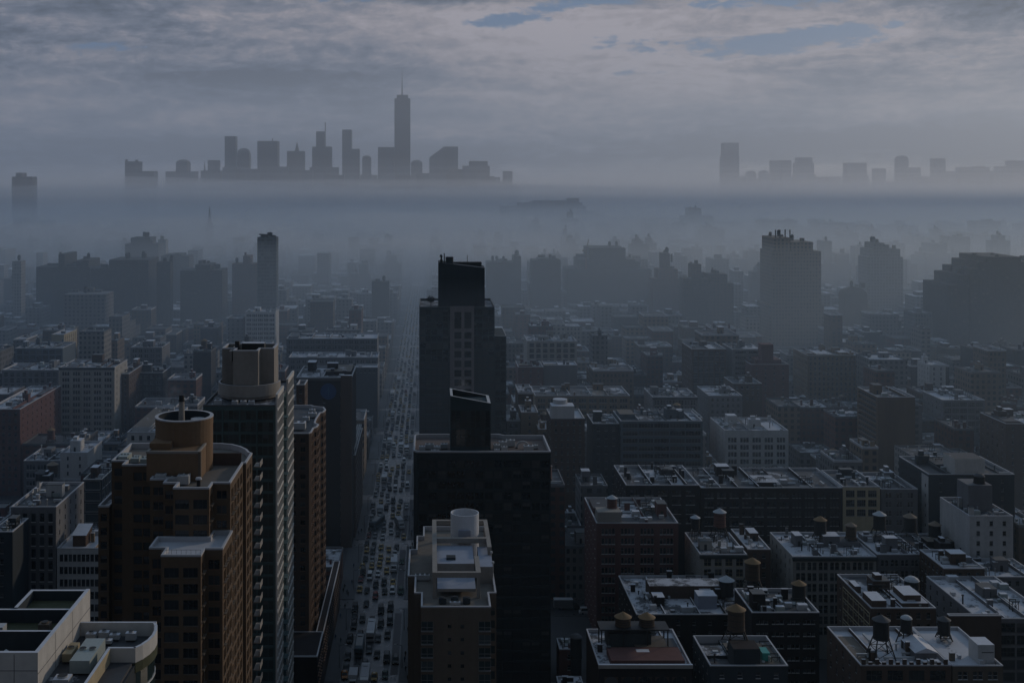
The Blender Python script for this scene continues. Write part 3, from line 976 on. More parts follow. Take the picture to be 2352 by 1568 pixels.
# ---------------------------------------------------------------- dark brick building with the blue disc
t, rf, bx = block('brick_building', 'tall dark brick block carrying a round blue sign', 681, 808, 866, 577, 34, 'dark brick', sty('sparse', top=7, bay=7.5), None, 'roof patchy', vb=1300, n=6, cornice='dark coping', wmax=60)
MB().box(bx[1] - 5.2, bx[1] + .15, bx[2] - 2.2, bx[2] - .03, 0, bx[4] + 1.2, 0, top=1).build('corner_bay', ['brownstone', 'snow'], t)
q = at(754.4, 898.7, 577)
mb = MB()
n = 36
lx, lz = q.x - t.location.x, q.z
yy = bx[2] - .35
for i in range(n):
    a, b = 2 * math.pi * i / n, 2 * math.pi * (i + 1) / n
    p = [(lx + 3.85 * math.cos(x), lz + 3.85 * math.sin(x)) for x in (a, b)]
    mb.face([(p[0][0], yy, p[0][1]), (p[1][0], yy, p[1][1]), (p[1][0], yy + .3, p[1][1]), (p[0][0], yy + .3, p[0][1])], 0)
mb.face([(lx + 3.85 * math.cos(2 * math.pi * i / n), yy, lz + 3.85 * math.sin(2 * math.pi * i / n)) for i in range(n)], 0)
sg = mb.build('round_sign', 'blue sign', t)
mb = MB().box(lx - .16, lx + .16, yy - .05, yy - .01, lz - 2.4, lz + 2.5)
mb.bar((lx - .1, yy - .03, lz + 1.2), (lx - 1.5, yy - .03, lz - .6), .2).bar((lx + .1, yy - .03, lz + .9), (lx + 1.4, yy - .03, lz - 1.1), .2)
mb.build('emblem', 'sign mark', sg)
block('deck_house', 'mid-rise with a white framed roof deck along the avenue kerb', 780, 838, 1051, 590, 62, 'brownstone', 'punched', 'punched', 'roof dark', vb=1200, n=3, x1=-37.0, x0=-54, z=41)
tt = thing('roof_pergola', 'long white slatted pergola edging the roof deck over the avenue', 'pergola', (-38.6, 620, 41.1))
for y in (-28, -14, 0, 14, 28):
    MB().box(-1.2, -.9, y, y + .3, -.9, 2.2).box(.9, 1.2, y, y + .3, -.9, 2.2).build('post', 'frame white', tt)
for x in (-1.2, .0, .9):
    MB().box(x, x + .35, -29, 29, 2.2, 2.5).build('beam', 'frame white', tt)
for k in range(28):
    MB().box(-1.3, 1.3, -28.5 + k * 2.1, -28.3 + k * 2.1, 2.5, 2.65).build('slat', 'frame white', tt)

# ---------------------------------------------------------------- dark glass and brick tower in the middle
t = thing('dark_tower', 'tall dark tower in the middle with a pale two column window grid', 'tower', (14.0, 655, 0))
ox, oy = 14.0, 655
dk = S(3.1, 1, 2.6, .3, 3.5, 2.7, 1.2, .3, low=40, frame='teal black', glass='glass', sill=0, nx=2, rev=.12, bar=.05, blinds=.03)
P = [(-6 - ox, 634 - oy), (10.3 - ox, 634 - oy), (10.3 - ox, 633.4 - oy), (23 - ox, 633.4 - oy), (23 - ox, 634 - oy), (33.9 - ox, 634 - oy), (33.9 - ox, 676 - oy), (-6 - ox, 676 - oy)]
Pb = rect(-6 - ox, 33.9 - ox, 634 - oy, 676 - oy)
body(t, Pb, 0, 108.5, 'teal black', {0: dk}, wmax=100)
roof_top(t, Pb, 108.9, 'roof patchy', 'dark coping', 1.1, .4, .4)
# the pale grid, standing proud of the front
Pg = [(10.3 - ox, 633.95 - oy), (10.3 - ox, 632.9 - oy), (23 - ox, 632.9 - oy), (23 - ox, 633.95 - oy)]
mb = MB()
us = [(2.3, 6.0), (7.6, 11.3)]
zs = [(62 + 5 * k, 65.6 + 5 * k) for k in range(7)] + [(97.4, 106.2)]
facade(mb, Pg[1], Pg[2], 40, 109.2, us, zs, .9)
for A, B in ((0, 1), (2, 3)):
    mb.face([(*Pg[A], 40), (*Pg[B], 40), (*Pg[B], 109.2), (*Pg[A], 109.2)])
mb.face([(*p, 109.2) for p in Pg])
mb.build('pale_grid', 'pink stone', t)
for (a, b) in zs:
    for (u0, u1) in us:
        link('window', window_mesh(dict(frame='frame dark', glass='glass', nx=1, nz=2, sill=0, sillm=None, rev=.9, bar=.1), u1 - u0, b - a), t, (10.3 - ox + (u0 + u1) / 2, 632.9 - oy, (a + b) / 2))
# sloping top box
x0, x1, y0, y1 = 4.1 - ox, 28.7 - ox, 634.4 - oy, 652 - oy
mb = MB()
zl, zr = 132.2, 129.4
V = [(x0, y0, 107), (x1, y0, 107), (x1, y1, 107), (x0, y1, 107), (x0, y0, zl), (x1, y0, zr), (x1, y1, zr), (x0, y1, zl)]
for q in ((4, 5, 6, 7), (0, 1, 5, 4), (1, 2, 6, 5), (2, 3, 7, 6), (3, 0, 4, 7)):
    mb.face([V[i] for i in q])
tb = mb.build('top_box', 'slate', t)
mb = MB()
mb.bar((x0 + 8, y0 + .2, zl - .6), (x1, y0 + .2, zr + .15), .35)
mb.build('top_coping', 'coping', tb)
mb = MB()
for k in range(1, 7):
    x = x0 + (x1 - x0) * k / 7
    mb.box(x, x + .12, y0 - .03, y0 + .05, 108.9, zl - 2.9 * k / 7 - .2)
for z in (113.5, 118.5, 123.5):
    mb.box(x0 + .05, x1 - .05, y0 - .035, y0 + .04, z, z + .12)
mb.build('panel_joint', 'steel black', tb)
MB().prism([(x0 + 8.3, y0 + 4), (x1 - 1.5, y0 + 4), (x1 - 1.5, y0 + 9), (x0 + 8.3, y0 + 9)], zr, zr + 2.7, 0).build('roof_shed', 'steel black', tb)
MB().frustum(x0 + 6, y0 + 5, 2.1, 2.1, zl - 1, zl + 2.7, 18).build('cooling_drum', 'slate', tb)
MB().frustum(x0 + 3.2, y0 + 2.4, .32, .28, zl - 1, zl + 4.8, 8).build('stack', 'slate', tb)
MB().bar((x0 + 15.5, y0 + 5, zl - 2), (x0 + 15.5, y0 + 5, zl + 3.6), .28).build('mast', 'steel black', tb)
mb = MB().box(x0 + .9, x0 + 2.3, y0 + 1.2, y0 + 2.4, zl - 1, zl + 1.6).frustum(x0 + 1.6, y0 + 1.8, .35, .5, zl + 1.6, zl + 3.0, 8).frustum(x0 + 1.5, y0 + 1.8, .9, .5, zl + 3.0, zl + 4.1, 10)
mb.build('dish_mount', 'steel black', tb)
mb = MB().box(23.5 - ox, 24.3 - ox, 634.05 - oy, 634.35 - oy, 109, 111)
mb.build('terrace_post', 'steel black', t)
P = rect(34.0 - ox, 40.2 - ox, 636 - oy, 668 - oy)
walls(t, P, 0, 93.3, 'teal black', {0: dk}, True, 'side_wing', 30)
mb = MB()
ring(mb, P, .06, -.35, 93.0, 93.4, 92.6)
mb.build('side_wing_coping', 'coping', t)
reg(-6, 40.2, 633, 676, 108, 1045)
tr = thing('roof_tree', 'small round bare tree on the terrace beside the sloping top box', 'tree', (0.2, 641, 107.8))
MB().frustum(0, 0, .22, .1, 0, 2.6, 8).build('trunk', 'bark', tr)
mb = MB()
for k in range(420):
    d = Vector((R.gauss(0, 1), R.gauss(0, 1), R.gauss(0, 1))).normalized() * (R.random() ** .4)
    p = Vector((d.x * 2.3, d.y * 2.3, 4.4 + d.z * 1.9))
    a = Vector((R.gauss(0, 1), R.gauss(0, 1), R.gauss(0, 1))).normalized() * .34
    b = Vector((R.gauss(0, 1), R.gauss(0, 1), R.gauss(0, 1))).normalized() * .3
    mb.face([p - a, p + b, p + a])
for k in range(14):
    an = k * 2.4
    mb.bar((0, 0, 2.2 + k * .05), (math.cos(an) * 1.7, math.sin(an) * 1.7, 3.6 + (k % 4) * .6), .09)
mb.build('crown', 'leaf', tr)

# ---------------------------------------------------------------- broad dark podium tower with glass penthouse
t = thing('broad_tower', 'broad dark glass and brick block with a pale rimmed roof of machines', 'tower', (18.2, 433.2, 0))
ox, oy = 18.2, 433.2
P = [(-6 - ox, 422 - oy), (-4.6 - ox, 420.4 - oy), (42.2 - ox, 420.4 - oy), (42.2 - ox, 446 - oy), (27.5 - ox, 446 - oy), (25.5 - ox, 448 - oy), (-4.6 - ox, 448 - oy), (-6 - ox, 446.5 - oy)]
dg = S(3.35, 1, 2.75, .3, 3.75, 2.6, 2.6, .3, low=0, frame='black', glass='glass', sill=0, nx=2, nz=1, rev=.16, bar=.09, blinds=.1, pier=.3)
body(t, P, 0, 81.6, 'black', {1: dg}, wmax=100)
roof_top(t, P, 82.2, 'terracotta deck', 'coping', 1.5, .5, .5)
bx = [(7 - ox, 424 - oy), (21.3 - ox, 424 - oy), (21.3 - ox, 439 - oy), (7 - ox, 439 - oy)]
g2 = S(1.65, 1, 1.5, .3, 3.6, 3.4, 2.3, .2, low=81, frame='teal black', glass='glass', sill=0, rev=.12, bar=.07, blinds=0)
walls(t, bx, 80.7, 98.0, 'teal black', {0: sty(g2, fh=6.6, wh=6.1, nz=3), 3: None}, True, 'glass_penthouse', 40)
mb = MB()
A = [(7 - ox, 424 - oy, 101), (21.3 - ox, 424 - oy, 98.3), (21.3 - ox, 439 - oy, 98.3), (7 - ox, 439 - oy, 101)]
for i in range(4):
    j = (i + 1) % 4
    mb.face([(A[i][0], A[i][1], 98.0), (A[j][0], A[j][1], 98.0), A[j], A[i]], 0)
I = [(7.9 - ox, 424.9 - oy, 100.83), (20.2 - ox, 424.9 - oy, 98.5), (20.2 - ox, 438.1 - oy, 98.5), (7.9 - ox, 438.1 - oy, 100.83)]
for i in range(4):
    j = (i + 1) % 4
    mb.face([A[i], A[j], I[j], I[i]], 1)
    mb.face([I[i], I[j], (*I[j][:2], 98.1), (*I[i][:2], 98.1)], 2)
mb.build('penthouse_rim', ['teal black', 'duct', 'steel black'], t)
reg(-6, 42.2, 420, 448, 82, 1700)
spots = [(-3.0, 428, 2.2, 2.2, 1.6), (-.4, 430, 3.0, 2.0, 1.9), (2.3, 428.5, 2.2, 3.0, 1.5), (4.9, 431, 2.4, 2.2, 1.8), (1.5, 424.8, 2.8, 1.3, 1.0),
         (23.6, 428, 2.2, 2.4, 2.2), (26.0, 431, 2.8, 2.2, 2.6), (26.2, 425.5, 2.2, 1.8, 2.0), (29.0, 434.5, 3.2, 2.4, 2.4), (23.4, 424, 2.0, 1.6, 1.4), (35.0, 428, 3.4, 2.6, 1.8), (37.6, 430.6, 1.8, 1.8, 1.4)]
names = ['corner', 'second', 'third', 'fourth', 'lowest front', 'tall narrow', 'tallest', 'squat front', 'rear', 'small front', 'long', 'end']
for k, (x, y, w, d, h) in enumerate(spots):
    side = 'left of the glass penthouse' if x < 7 else ('just right of the glass penthouse' if x < 31 else 'alone on the bare red deck')
    hvac(f'{names[k]} machine on the broad dark roof, {side}', x, y, 80.7, w, d, h, 'duct', 2, 'machines on the broad dark roof', snow=k % 3 == 0)
tt = thing('pipe_loop', 'white bent duct arching over the bare red deck', 'duct', (33.2, 431.5, 80.7))
mb = MB()
for i in range(10):
    a, b = math.pi * i / 10, math.pi * (i + 1) / 10
    mb.bar((2.2 * math.cos(a), 0, .3 + 2.0 * math.sin(a)), (2.2 * math.cos(b), 0, .3 + 2.0 * math.sin(b)), .6)
mb.build('duct', 'duct', tt)
MB().box(-2.6, -1.8, -.5, .5, 0, .35).box(1.8, 2.6, -.5, .5, 0, .35).build('feet', 'steel black', tt)

# ---------------------------------------------------------------- beige tower with the white tank on its roof
c = (6.0, 350.0)
t = thing('beige_tower', 'slim beige tower with notched roof outline and a white open tank', 'tower', (*c, 0))
P = [(-2.5, 314), (15.8, 314), (15.8, 324.5), (17.8, 324.5), (17.8, 385), (-2.3, 385), (-2.3, 375), (-4.3, 375), (-4.3, 361.6), (-6.4, 361.6), (-6.4, 338), (-4.4, 338), (-4.4, 324.3), (-2.5, 324.3)]
P = rel(P, c)
fs = dict(S(9.0, 2, .95, 2.4, 3.45, .95, 4.5, 4.4, low=24, frame='frame dark', sill=0, blinds=0))
body(t, P, 0, 66, 'beige', {0: fs, 2: S(2, 1, 1.3, .3, 3.45, 2.2, 3.8, .2, low=24, frame='frame grey', glass='tinted glass', sill=.0)}, wmax=60)
for sx in (0, 1):
    x0 = (-2.5 if sx == 0 else 12.6) - c[0]
    for k in range(11):
        z = 62.6 - 3.45 * k
        mb = MB().box(0, 3.2, -.55, -.02, -.25, 0, 0).box(.1, 3.1, -.06, -.03, .0, 2.3, 1)
        for q in range(3):
            mb.box(q * 1.55, q * 1.55 + .09, -.1, -.02, 0, 2.4, 2)
        mb.box(0, 3.2, -.55, -.48, .9, 1.0, 2)
        me = mb.mesh('corner_balcony', ['frame grey', 'tinted glass', 'frame grey'])
        link('corner_balcony', me, t, (x0, 314 - c[1], z - 2.6))
roof_top(t, P, 66.3, 'gravel deck', 'coping', 1.3, .35, .42)
# penthouse frame, drum and blue deck
e = [(.4 - c[0], 321.5 - c[1]), (17.9 - c[0], 373 - c[1])]
mb = MB()
X0, Y0, X1, Y1 = .5 - c[0], 323.5 - c[1], 17.6 - c[0], 373 - c[1]
xm = 12.3 - c[0]
for a in (rect(X0, X0 + 1.3, Y0, Y1), rect(X0 + 1.31, xm, Y0, Y0 + 1.1), rect(xm + .01, xm + 1.3, Y0, Y0 + 14), rect(X1 - 1.2, X1, Y0 + 22, Y1), rect(X0 + 1.31, X1 - 1.21, Y1 - 1.4, Y1), rect(X0 + 1.31, X1 - 1.21, Y0 + 30, Y0 + 31.6)):
    mb.box(a[0][0], a[1][0], a[0][1], a[2][1], 70.6, 72.0)
for (x, y) in ((X0 + .1, Y0 + .1), (xm + .2, Y0 + .1), (X0 + .1, Y0 + 30), (X0 + .1, Y1 - 1), (X1 - 1.1, Y1 - 1), (X1 - 1.1, Y0 + 22.2), (X1 - 1.1, Y0 + 30.2)):
    mb.box(x, x + .9, y, y + .9, 64.9, 70.6)
mb.build('roof_frame', 'concrete', t)
MB().box(X0 + 1.32, xm - .02, Y0 + 13.5, Y0 + 29.9, 64.9, 70.0, 0, top=1).box(xm + 1.4, X1 - .1, Y0 + 12, Y0 + 29.9, 64.9, 69.6, 0, top=1).build('upper_deck', ['concrete', 'blue deck'], t)
MB().box(X0 + 1.35, xm - .05, Y0 + 1.2, Y0 + 13.4, 66.4, 67.2, 0, top=1).build('sunk_deck', ['concrete', 'blue deck'], t)
MB().box(X0 + 4, X0 + 6.6, Y0 + 16.5, Y0 + 19, 70.0, 70.7).build('hatch', 'slate', t)
dx, dy = 10.3 - c[0], 361 - c[1]
mb = MB().frustum(dx, dy, 4.25, 4.25, 64.9, 77.6, 36, cap=False).frustum(dx, dy, 4.0, 4.0, 70.0, 77.6, 36, cap=False, flip=True).frustum(dx, dy, 4.0, 4.0, 69.9, 70.0, 36)
for i in range(36):
    a, b = 2 * math.pi * i / 36, 2 * math.pi * (i + 1) / 36
    mb.face([(dx + r * math.cos(x), dy + r * math.sin(x), 77.6) for r, x in ((4.25, a), (4.25, b), (4.0, b), (4.0, a))])
mb.build('white_drum', 'tank white', t)
MB().box(dx - 2.0, dx + 1.6, dy - 5.0, dy - 3.6, 69.5, 73.6).build('drum_door_block', 'blue deck', t)
for y in (336, 345):
    MB().frustum(0, 0, .12, .12, 66, 70.4, 8).frustum(0, 0, .36, .36, 70.4, 70.9, 10).build('roof_light', 'frame white', t, (17.5 - c[0], y - c[1], 0))
reg(-6.4, 17.9, 314, 385, 72, 1700)
hvac('pair of long pale pipes and unit on the beige tower roof', -2.3, 338, 65.0, 4.0, 1.6, 1.6, 'duct', 3)
hvac('low snowy unit near the front parapet of the beige tower', 6.5, 318.3, 65.0, 2.8, 1.1, 1.0, 'duct', 2, snow=True)
for k in range(3):
    hvac(['dark box unit under the concrete frame, left', 'dark box unit under the concrete frame, middle', 'dark box unit under the concrete frame, right'][k], 3.2 + k * 3.2, 319.6 + .5 * (k % 2), 65.0, 2.0, 1.5, 1.6, 'slate', 1)

# ---------------------------------------------------------------- white walled roof block at the lower left corner
c = (-50.0, 160.0)
t = thing('white_block', 'cream walled rooftop block with sunken decks and a curved glass bay', 'building', (*c, 0))
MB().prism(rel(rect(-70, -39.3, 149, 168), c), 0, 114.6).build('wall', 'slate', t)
MB().prism(rel([(-49.2, 146), (-39.6, 146), (-39.6, 159.4), (-39.2, 159.5), (-39.2, 168), (-49.2, 168)], c), 114.3, 115.0).build('deck', 'roof dark', t)
# tall L of white walls
H = 119.9


def wl(x0, x1, y0, y1, z0, z1, name='white_wall', m='white', top='snow'):
    return MB().box(x0 - c[0], x1 - c[0], y0 - c[1], y1 - c[1], z0, z1, 0, top=1).build(name, [m, top], t)


wl(-49.75, -49.2, 150.55, 173, 110, H)
wl(-75, -49.2, 150, 150.54, 60, H)
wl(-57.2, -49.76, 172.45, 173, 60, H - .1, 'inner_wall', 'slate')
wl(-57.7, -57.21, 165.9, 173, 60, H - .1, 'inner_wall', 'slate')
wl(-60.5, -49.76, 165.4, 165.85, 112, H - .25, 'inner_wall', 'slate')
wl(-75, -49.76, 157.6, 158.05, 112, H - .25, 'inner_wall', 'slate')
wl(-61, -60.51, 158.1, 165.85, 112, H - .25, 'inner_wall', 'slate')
mb = MB()
for z in (117.2,):
    mb.box(-49.22 - c[0], -49.17 - c[0], 150 - c[1], 173 - c[1], z, z + .07)
for y in (157, 164.5):
    mb.box(-49.22 - c[0], -49.18 - c[0], y - c[1], y + .06 - c[1], 115, 119.7)
for z in (117.6, 114.2):
    mb.box(-75 - c[0], -49.2 - c[0], 149.97 - c[1], 150.01 - c[1], z, z + .07)
for x in (-52.2, -55.2):
    mb.box(x - c[0], x + .06 - c[0], 149.96 - c[1], 150.01 - c[1], 100, 119.7)
mb.build('panel_joint', 'grey stone', t)
MB().prism(rel(rect(-57.2, -49.76, 165.86, 172.44), c), 116.0, 118.4).build('rear_deck', 'turf', t)
MB().prism(rel(rect(-60.5, -49.77, 158.06, 165.39), c), 115.6, 117.8).build('middle_deck', 'turf', t)
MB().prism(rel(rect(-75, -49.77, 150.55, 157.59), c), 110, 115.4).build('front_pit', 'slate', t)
# strip parapet and curved bay
mb = MB().box(-42.9 - c[0], -42.5 - c[0], 140 - c[1], 158.9 - c[1], 100, 116.9, 0, top=1)
mb.build('strip_parapet', ['cream', 'snow'], t)
edge = [(-42.9, 159.0), (-39.2, 159.0), (-38.5, 160.2), (-37.95, 161.8), (-37.7, 163.5), (-37.75, 165.3), (-38.1, 167), (-38.6, 168.2)]
E = rel(edge, c)
mb = MB()
for i in range(len(E) - 1):
    a, b = E[i], E[i + 1]
    d = Vector((b[0] - a[0], b[1] - a[1])).normalized()
    nx, ny = -d.y * .4, d.x * .4
    mb.face([(*a, 114.9), (*b, 114.9), (*b, 116.9), (*a, 116.9)], 0, i > 0)
    mb.face([(b[0] + nx, b[1] + ny, 114.9), (a[0] + nx, a[1] + ny, 114.9), (a[0] + nx, a[1] + ny, 116.9), (b[0] + nx, b[1] + ny, 116.9)], 0)
    mb.face([(*a, 116.9), (*b, 116.9), (b[0] + nx, b[1] + ny, 116.9), (a[0] + nx, a[1] + ny, 116.9)], 1)
mb.build('bay_parapet', ['white', 'snow'], t)
wl(-49.1, -38.5, 168.0, 168.4, 114.6, 116.9, 'back_parapet')
MB().prism(E + rel([(-42.9, 168)], c), 113.6, 114.95).build('bay_roof', 'turf', t)
gm = MB()
I = offset(E + rel([(-42.9, 168)], c), -.35)[:-1]
for i in range(len(E) - 1):
    a, b = I[i], I[i + 1]
    gm.face([(*a, 60), (*b, 60), (*b, 114), (*a, 114)], 0, True)
gm.build('curved_glass', 'tinted glass', t)
gm = MB()
for z in (111, 107.4, 103.8, 100.2):
    for i in range(len(E) - 1):
        a, b = I[i], I[i + 1]
        gm.bar((*a, z), (*b, z), .22)
gm.build('glass_mullion', 'frame white', t)
MB().box(-42.2 - c[0], -41.0 - c[0], 159.2 - c[1], 159.9 - c[1], 60, 114.8).build('recessed_pier', 'grey stone', t)
wl(-49.1, -46.5, 149.2, 149.7, 112.6, 115.9, 'low_parapet', 'concrete')
reg(-75, -38, 140, 173, 119, 1700)
hvac('long pale green packaged air handler with fans behind the white wall', -45.4, 158.6, 115.0, 2.6, 7.5, 1.9, 'machine green', 2)
hvac('cream duct box tight against the long white wall', -48.2, 160.5, 115.0, 1.2, 4.0, 1.3, 'cream', 1)
hvac('white topped unit with an elbow duct at the strip front', -46.6, 151.6, 115.0, 2.0, 1.8, 1.2, 'duct', 1, snow=True)
hvac('square grey unit with one fan in the green sunken deck', -58.3, 160.4, 117.8, 2.5, 1.6, 1.6, 'duct', 1)
hvac('small tan unit at the right of the green sunken deck', -52.0, 161.5, 117.8, 1.5, 1.3, 1.5, 'beige', 1)
for k in range(5):
    hvac(['first flat white unit along the rear parapet of the bay', 'second flat white unit along the rear parapet of the bay', 'third flat white unit along the rear parapet of the bay', 'fourth flat white unit, nearest the curve', 'small unit in front of the flat white ones'][k],
         (-47.2, -45.5, -43.9, -41.6, -44.6)[k], (166.6, 166.9, 166.5, 166.3, 165.0)[k], 115.0, 1.4, .9, (1.0, 1.1, .9, 1.2, .7)[k], 'duct', 1, 'small units on the curved bay roof', snow=True)
tt = thing('rooftop_flue', 'bent grey duct rising from the dark front pit', 'duct', (-52.6, 154.2, 115.4))
MB().frustum(0, 0, .55, .5, 0, 1.4, 12).bar((0, 0, 1.3), (-2.6, .6, 2.6), .7).build('elbow', 'duct', tt)
# ================================================================ the blocks one can tell apart (photo columns, roof row, street distance, depth)
B = block
# --- right of the avenue, near
B('castle_loft', 'snowy roofed loft with a toothed parapet and three dark tanks', 1977, 2185, 1526, 341, 29, 'brownstone', sty('bigloft', bay=6.4, ww=4.4, frame='frame dark', nx=3), sty('sparse'), 'roof white', vb=1600, n=3, drop=1.3, bulk=False)
t = bpy.data.objects['castle_loft']
for k in range(13):
    h = 1.5 if k % 2 == 0 else .7
    MB().box(-12.6 + k * 1.95, -11.5 + k * 1.95, -14.6, -14.1, 40.0, 40.0 + h, 0, top=1).build('merlon', ['brownstone', 'snow'], t)
MB().prism([(5, -9), (11, -9), (11, 2), (5, 2)], 38.6, 41.2, 0).build('roof_house', 'grey stone', t)
mb = MB()
mb.face([(4.6, -9.4, 41.2), (8, -9.4, 42.6), (8, 2.4, 42.6), (4.6, 2.4, 41.2)])
mb.face([(8, -9.4, 42.6), (11.4, -9.4, 41.2), (11.4, 2.4, 41.2), (8, 2.4, 42.6)])
mb.face([(4.6, -9.4, 41.15), (11.4, -9.4, 41.15), (8, -9.4, 42.58)])
mb.build('roof_house_roof', 'snow', t)
B('annex_loft', 'cream fronted annex with deep white roof beside the toothed parapet', 2188, 2304, 1527, 341, 29, 'beige', sty('pair', frame='frame white'), None, 'roof white', vb=1600, n=1, bulk=False)
t = bpy.data.objects['annex_loft']
MB().box(1.6, 6.4, -11, -5, 38.8, 44.2, 0, top=1).build('bulkhead', ['pale stone', 'snow'], t)
B('grid_loft', 'grey loft with wide dark windows in a heavy grid, right edge', 2247, 2420, 1419, 381, 40, 'grey stone', sty('bigloft', bay=6.3, ww=5.0, frame='frame dark', fh=3.9), sty('sparse'), 'roof snow', vb=1600, n=4)
B('fire_escape_loft', 'brown brick loft with pale zigzag fire escapes on its flank', 2001, 2150, 1395, 380, 32, 'brown brick', 'punched', 'sparse', 'roof patchy', vb=1520, n=5)
t = bpy.data.objects['fire_escape_loft']
x = at(2001, 1395, 380).x - t.location.x - .35
mb = MB()
for k in range(5):
    z = 40 - 3.6 * k
    mb.bar((x, -15.5, z), (x, 9, z), .22).bar((x, -15.5, z - 1.1), (x, 9, z - 1.1), .14)
    for q in range(6):
        mb.bar((x, -15.5 + q * 4.9, z), (x, -15.5 + q * 4.9, z - 3.6), .18)
mb.build('fire_escape', 'cream', t)
for (a, b, c2, d2, h) in ((-9.8, -5.2, -15.4, -7, 3.0), (-9.8, -7.8, 0, 6, 2.2), (2, 7.5, -11, -2, 3.2)):
    MB().box(a, b, c2, d2, 40.9, 41 + h, 0, top=1).build('bulkhead', ['brown brick', 'snow'], t)
B('snow_shelf_block', 'brick block whose long narrow roof shelves carry thick clean snow', 2180, 2300, 1412, 379.2, 1.6, 'brown brick', None, 'punched', 'roof white', vb=1450, n=0, bulk=False)
bpy.data.objects['snow_shelf_block'].location.y = 379.9
B('snow_roof_block', 'brown block with broad snow shelves and a pale roof cube', 2168, 2262, 1372, 421, 21, 'brown brick', 'punched', 'punched', 'roof white', vb=1460, n=3, z=41)
B('pale_cube_block', 'low block with a tall grey snow topped cube, right edge', 2266, 2390, 1390, 424, 20, 'grey stone', 'punched', 'punched', 'roof snow', vb=1430, n=3, z=37)
B('slate_house', 'slate walled block with white rimmed roof and a tall orange capped tank', 1631, 1810, 1527, 341, 22, 'slate', sty('sparse', ww=1.3, frame='frame white', bay=4.6), 'sparse', 'roof dark', vb=1600, n=3, bulk=False, drop=2.2)
t = bpy.data.objects['slate_house']
MB().box(-4, 3.6, -9.5, -3, 37.8, 43.8, 0, top=1).build('engine_room', ['slate', 'dark brick'], t)
MB().box(5.2, 7.4, -6, -1.5, 37.8, 41.2, 0, top=0).build('teal_box', 'teal sheet', t)
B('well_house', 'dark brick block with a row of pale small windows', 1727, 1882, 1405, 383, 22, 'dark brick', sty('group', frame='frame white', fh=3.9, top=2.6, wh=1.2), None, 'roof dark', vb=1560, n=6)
B('arch_warehouse', 'dark block with a broad white cornice above big arches', 1375, 1589, 1526, 341, 27, 'dark brick', S(5.2, 1, 3.9, .3, 5, 4.2, 3.4, 1.2, frame='frame dark', arch=1, nx=3, nz=2, sillm='brownstone'), None, 'roof snow', vb=1600, n=2, bulk=False)
t = bpy.data.objects['arch_warehouse']
zz = at(1480, 1526, 341).z
MB().box(-13.4, 13.4, -14.4, -13.52, zz - .7, zz + .35, 0, top=1).build('cornice', ['concrete', 'snow'], t)
MB().box(-9.5, 11.5, -12.6, -3, zz - 1.0, zz + .9, 0).build('roof_lean_to', 'red brick', t)
MB().box(-8.5, 4, -1, 8, zz - 1.0, zz + 4.0, 0).build('tank_house', 'black', t)
tt = thing('tank_platform', 'black steel frame carrying the twin orange capped tanks', 'platform', (t.location.x - 1.2, 356.0, zz - 1))
for x in (-9.5, -3, 4, 10):
    for y in (-3, 3):
        MB().bar((x, y, 0), (x, y, 6.2), .35).build('leg', 'steel black', tt)
MB().box(-10, 10.5, -3.4, 3.4, 6.2, 6.6).build('deck', 'steel black', tt)
tank('left of the twin orange capped tanks on one black frame', 1431, 1415, 18, 356, zz + 5.6, 'tank wood', 'cone orange')
tank('right of the twin orange capped tanks on one black frame', 1485.5, 1416, 18, 356, zz + 5.6, 'tank wood', 'cone orange')
B('lot_shed', 'low shed with snowy top by the dark parking lot', 1284, 1342, 1532, 398, 9, 'dark brick', None, None, 'roof white', vb=1600, n=2, bulk=False, z=9)
B('lot_house', 'small red shed with white lip above the parking lot', 1285, 1330, 1500, 420, 10, 'red brick', 'sparse', None, 'roof snow', vb=1560, n=1, bulk=False, z=13)
tank('round dark tank at the edge of the parking lot', 1323, 1462, 14, 409, 0.2, 'tank dark', 'cone dark', conic=False, legs=False, hbody=2.2)
B('walkup_loft', 'dark red brick loft with many white silled sash windows', 1370, 1558, 1200, 461, 36, 'red brick', sty('group', n=4, ww=1.05, bay=7.4, fh=3.75, frame='frame white', sillm='pale stone', sill=.2), sty('sparse', sill=.2, sillm='pale stone'), 'roof dark', vb=1460, n=8)
t = bpy.data.objects['walkup_loft']
zz = 45.5
MB().box(-15.2, -6, -17.2, -10, zz - 1, zz + 3.6, 0, top=0).build('tank_house', 'concrete', t)
tank('reddish tank with a grey cone on the sash window loft', 1405.8, 1143, 11.7, 468, zz + 3.6, 'tank red', 'cone grey', hbody=1.6, legs=False)
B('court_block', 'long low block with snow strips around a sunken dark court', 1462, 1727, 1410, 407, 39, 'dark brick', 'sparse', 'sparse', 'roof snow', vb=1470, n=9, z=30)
t = bpy.data.objects['court_block']
MB().box(-12, 15, -2, 6, 29, 33.5, 0, top=1).build('court_wing', ['brownstone', 'roof snow'], t)
MB().box(3, 9.5, -12, -6, 29, 33.5, 0, top=1).build('pale_shed', ['blue deck', 'snow'], t)
B('cornice_loft', 'loft with a black cornice over cream framed windows and ladder like roof', 1608, 1716, 1272, 446, 27, 'limestone', sty('bigloft', bay=3.9, ww=2.6, frame='cream', nx=2), 'sparse', 'roof patchy', vb=1345, n=4, cornice='black')
B('arcade_loft', 'wide pale loft with paired arched windows under a black cornice', 1821, 2013, 1277, 443.5, 30, 'limestone', sty('arch', bay=4.4, ww=1.45), 'sparse', 'roof snow', vb=1450, n=7, cornice='black', bw='grey stone')
B('narrow_arch_loft', 'narrow grey loft with small arched windows and snow shed', 2015, 2118, 1272, 443.5, 28, 'grey stone', sty('arch', bay=4.2, ww=1.1, wh=2.3), None, 'roof white', vb=1370, n=4, bw='grey stone')
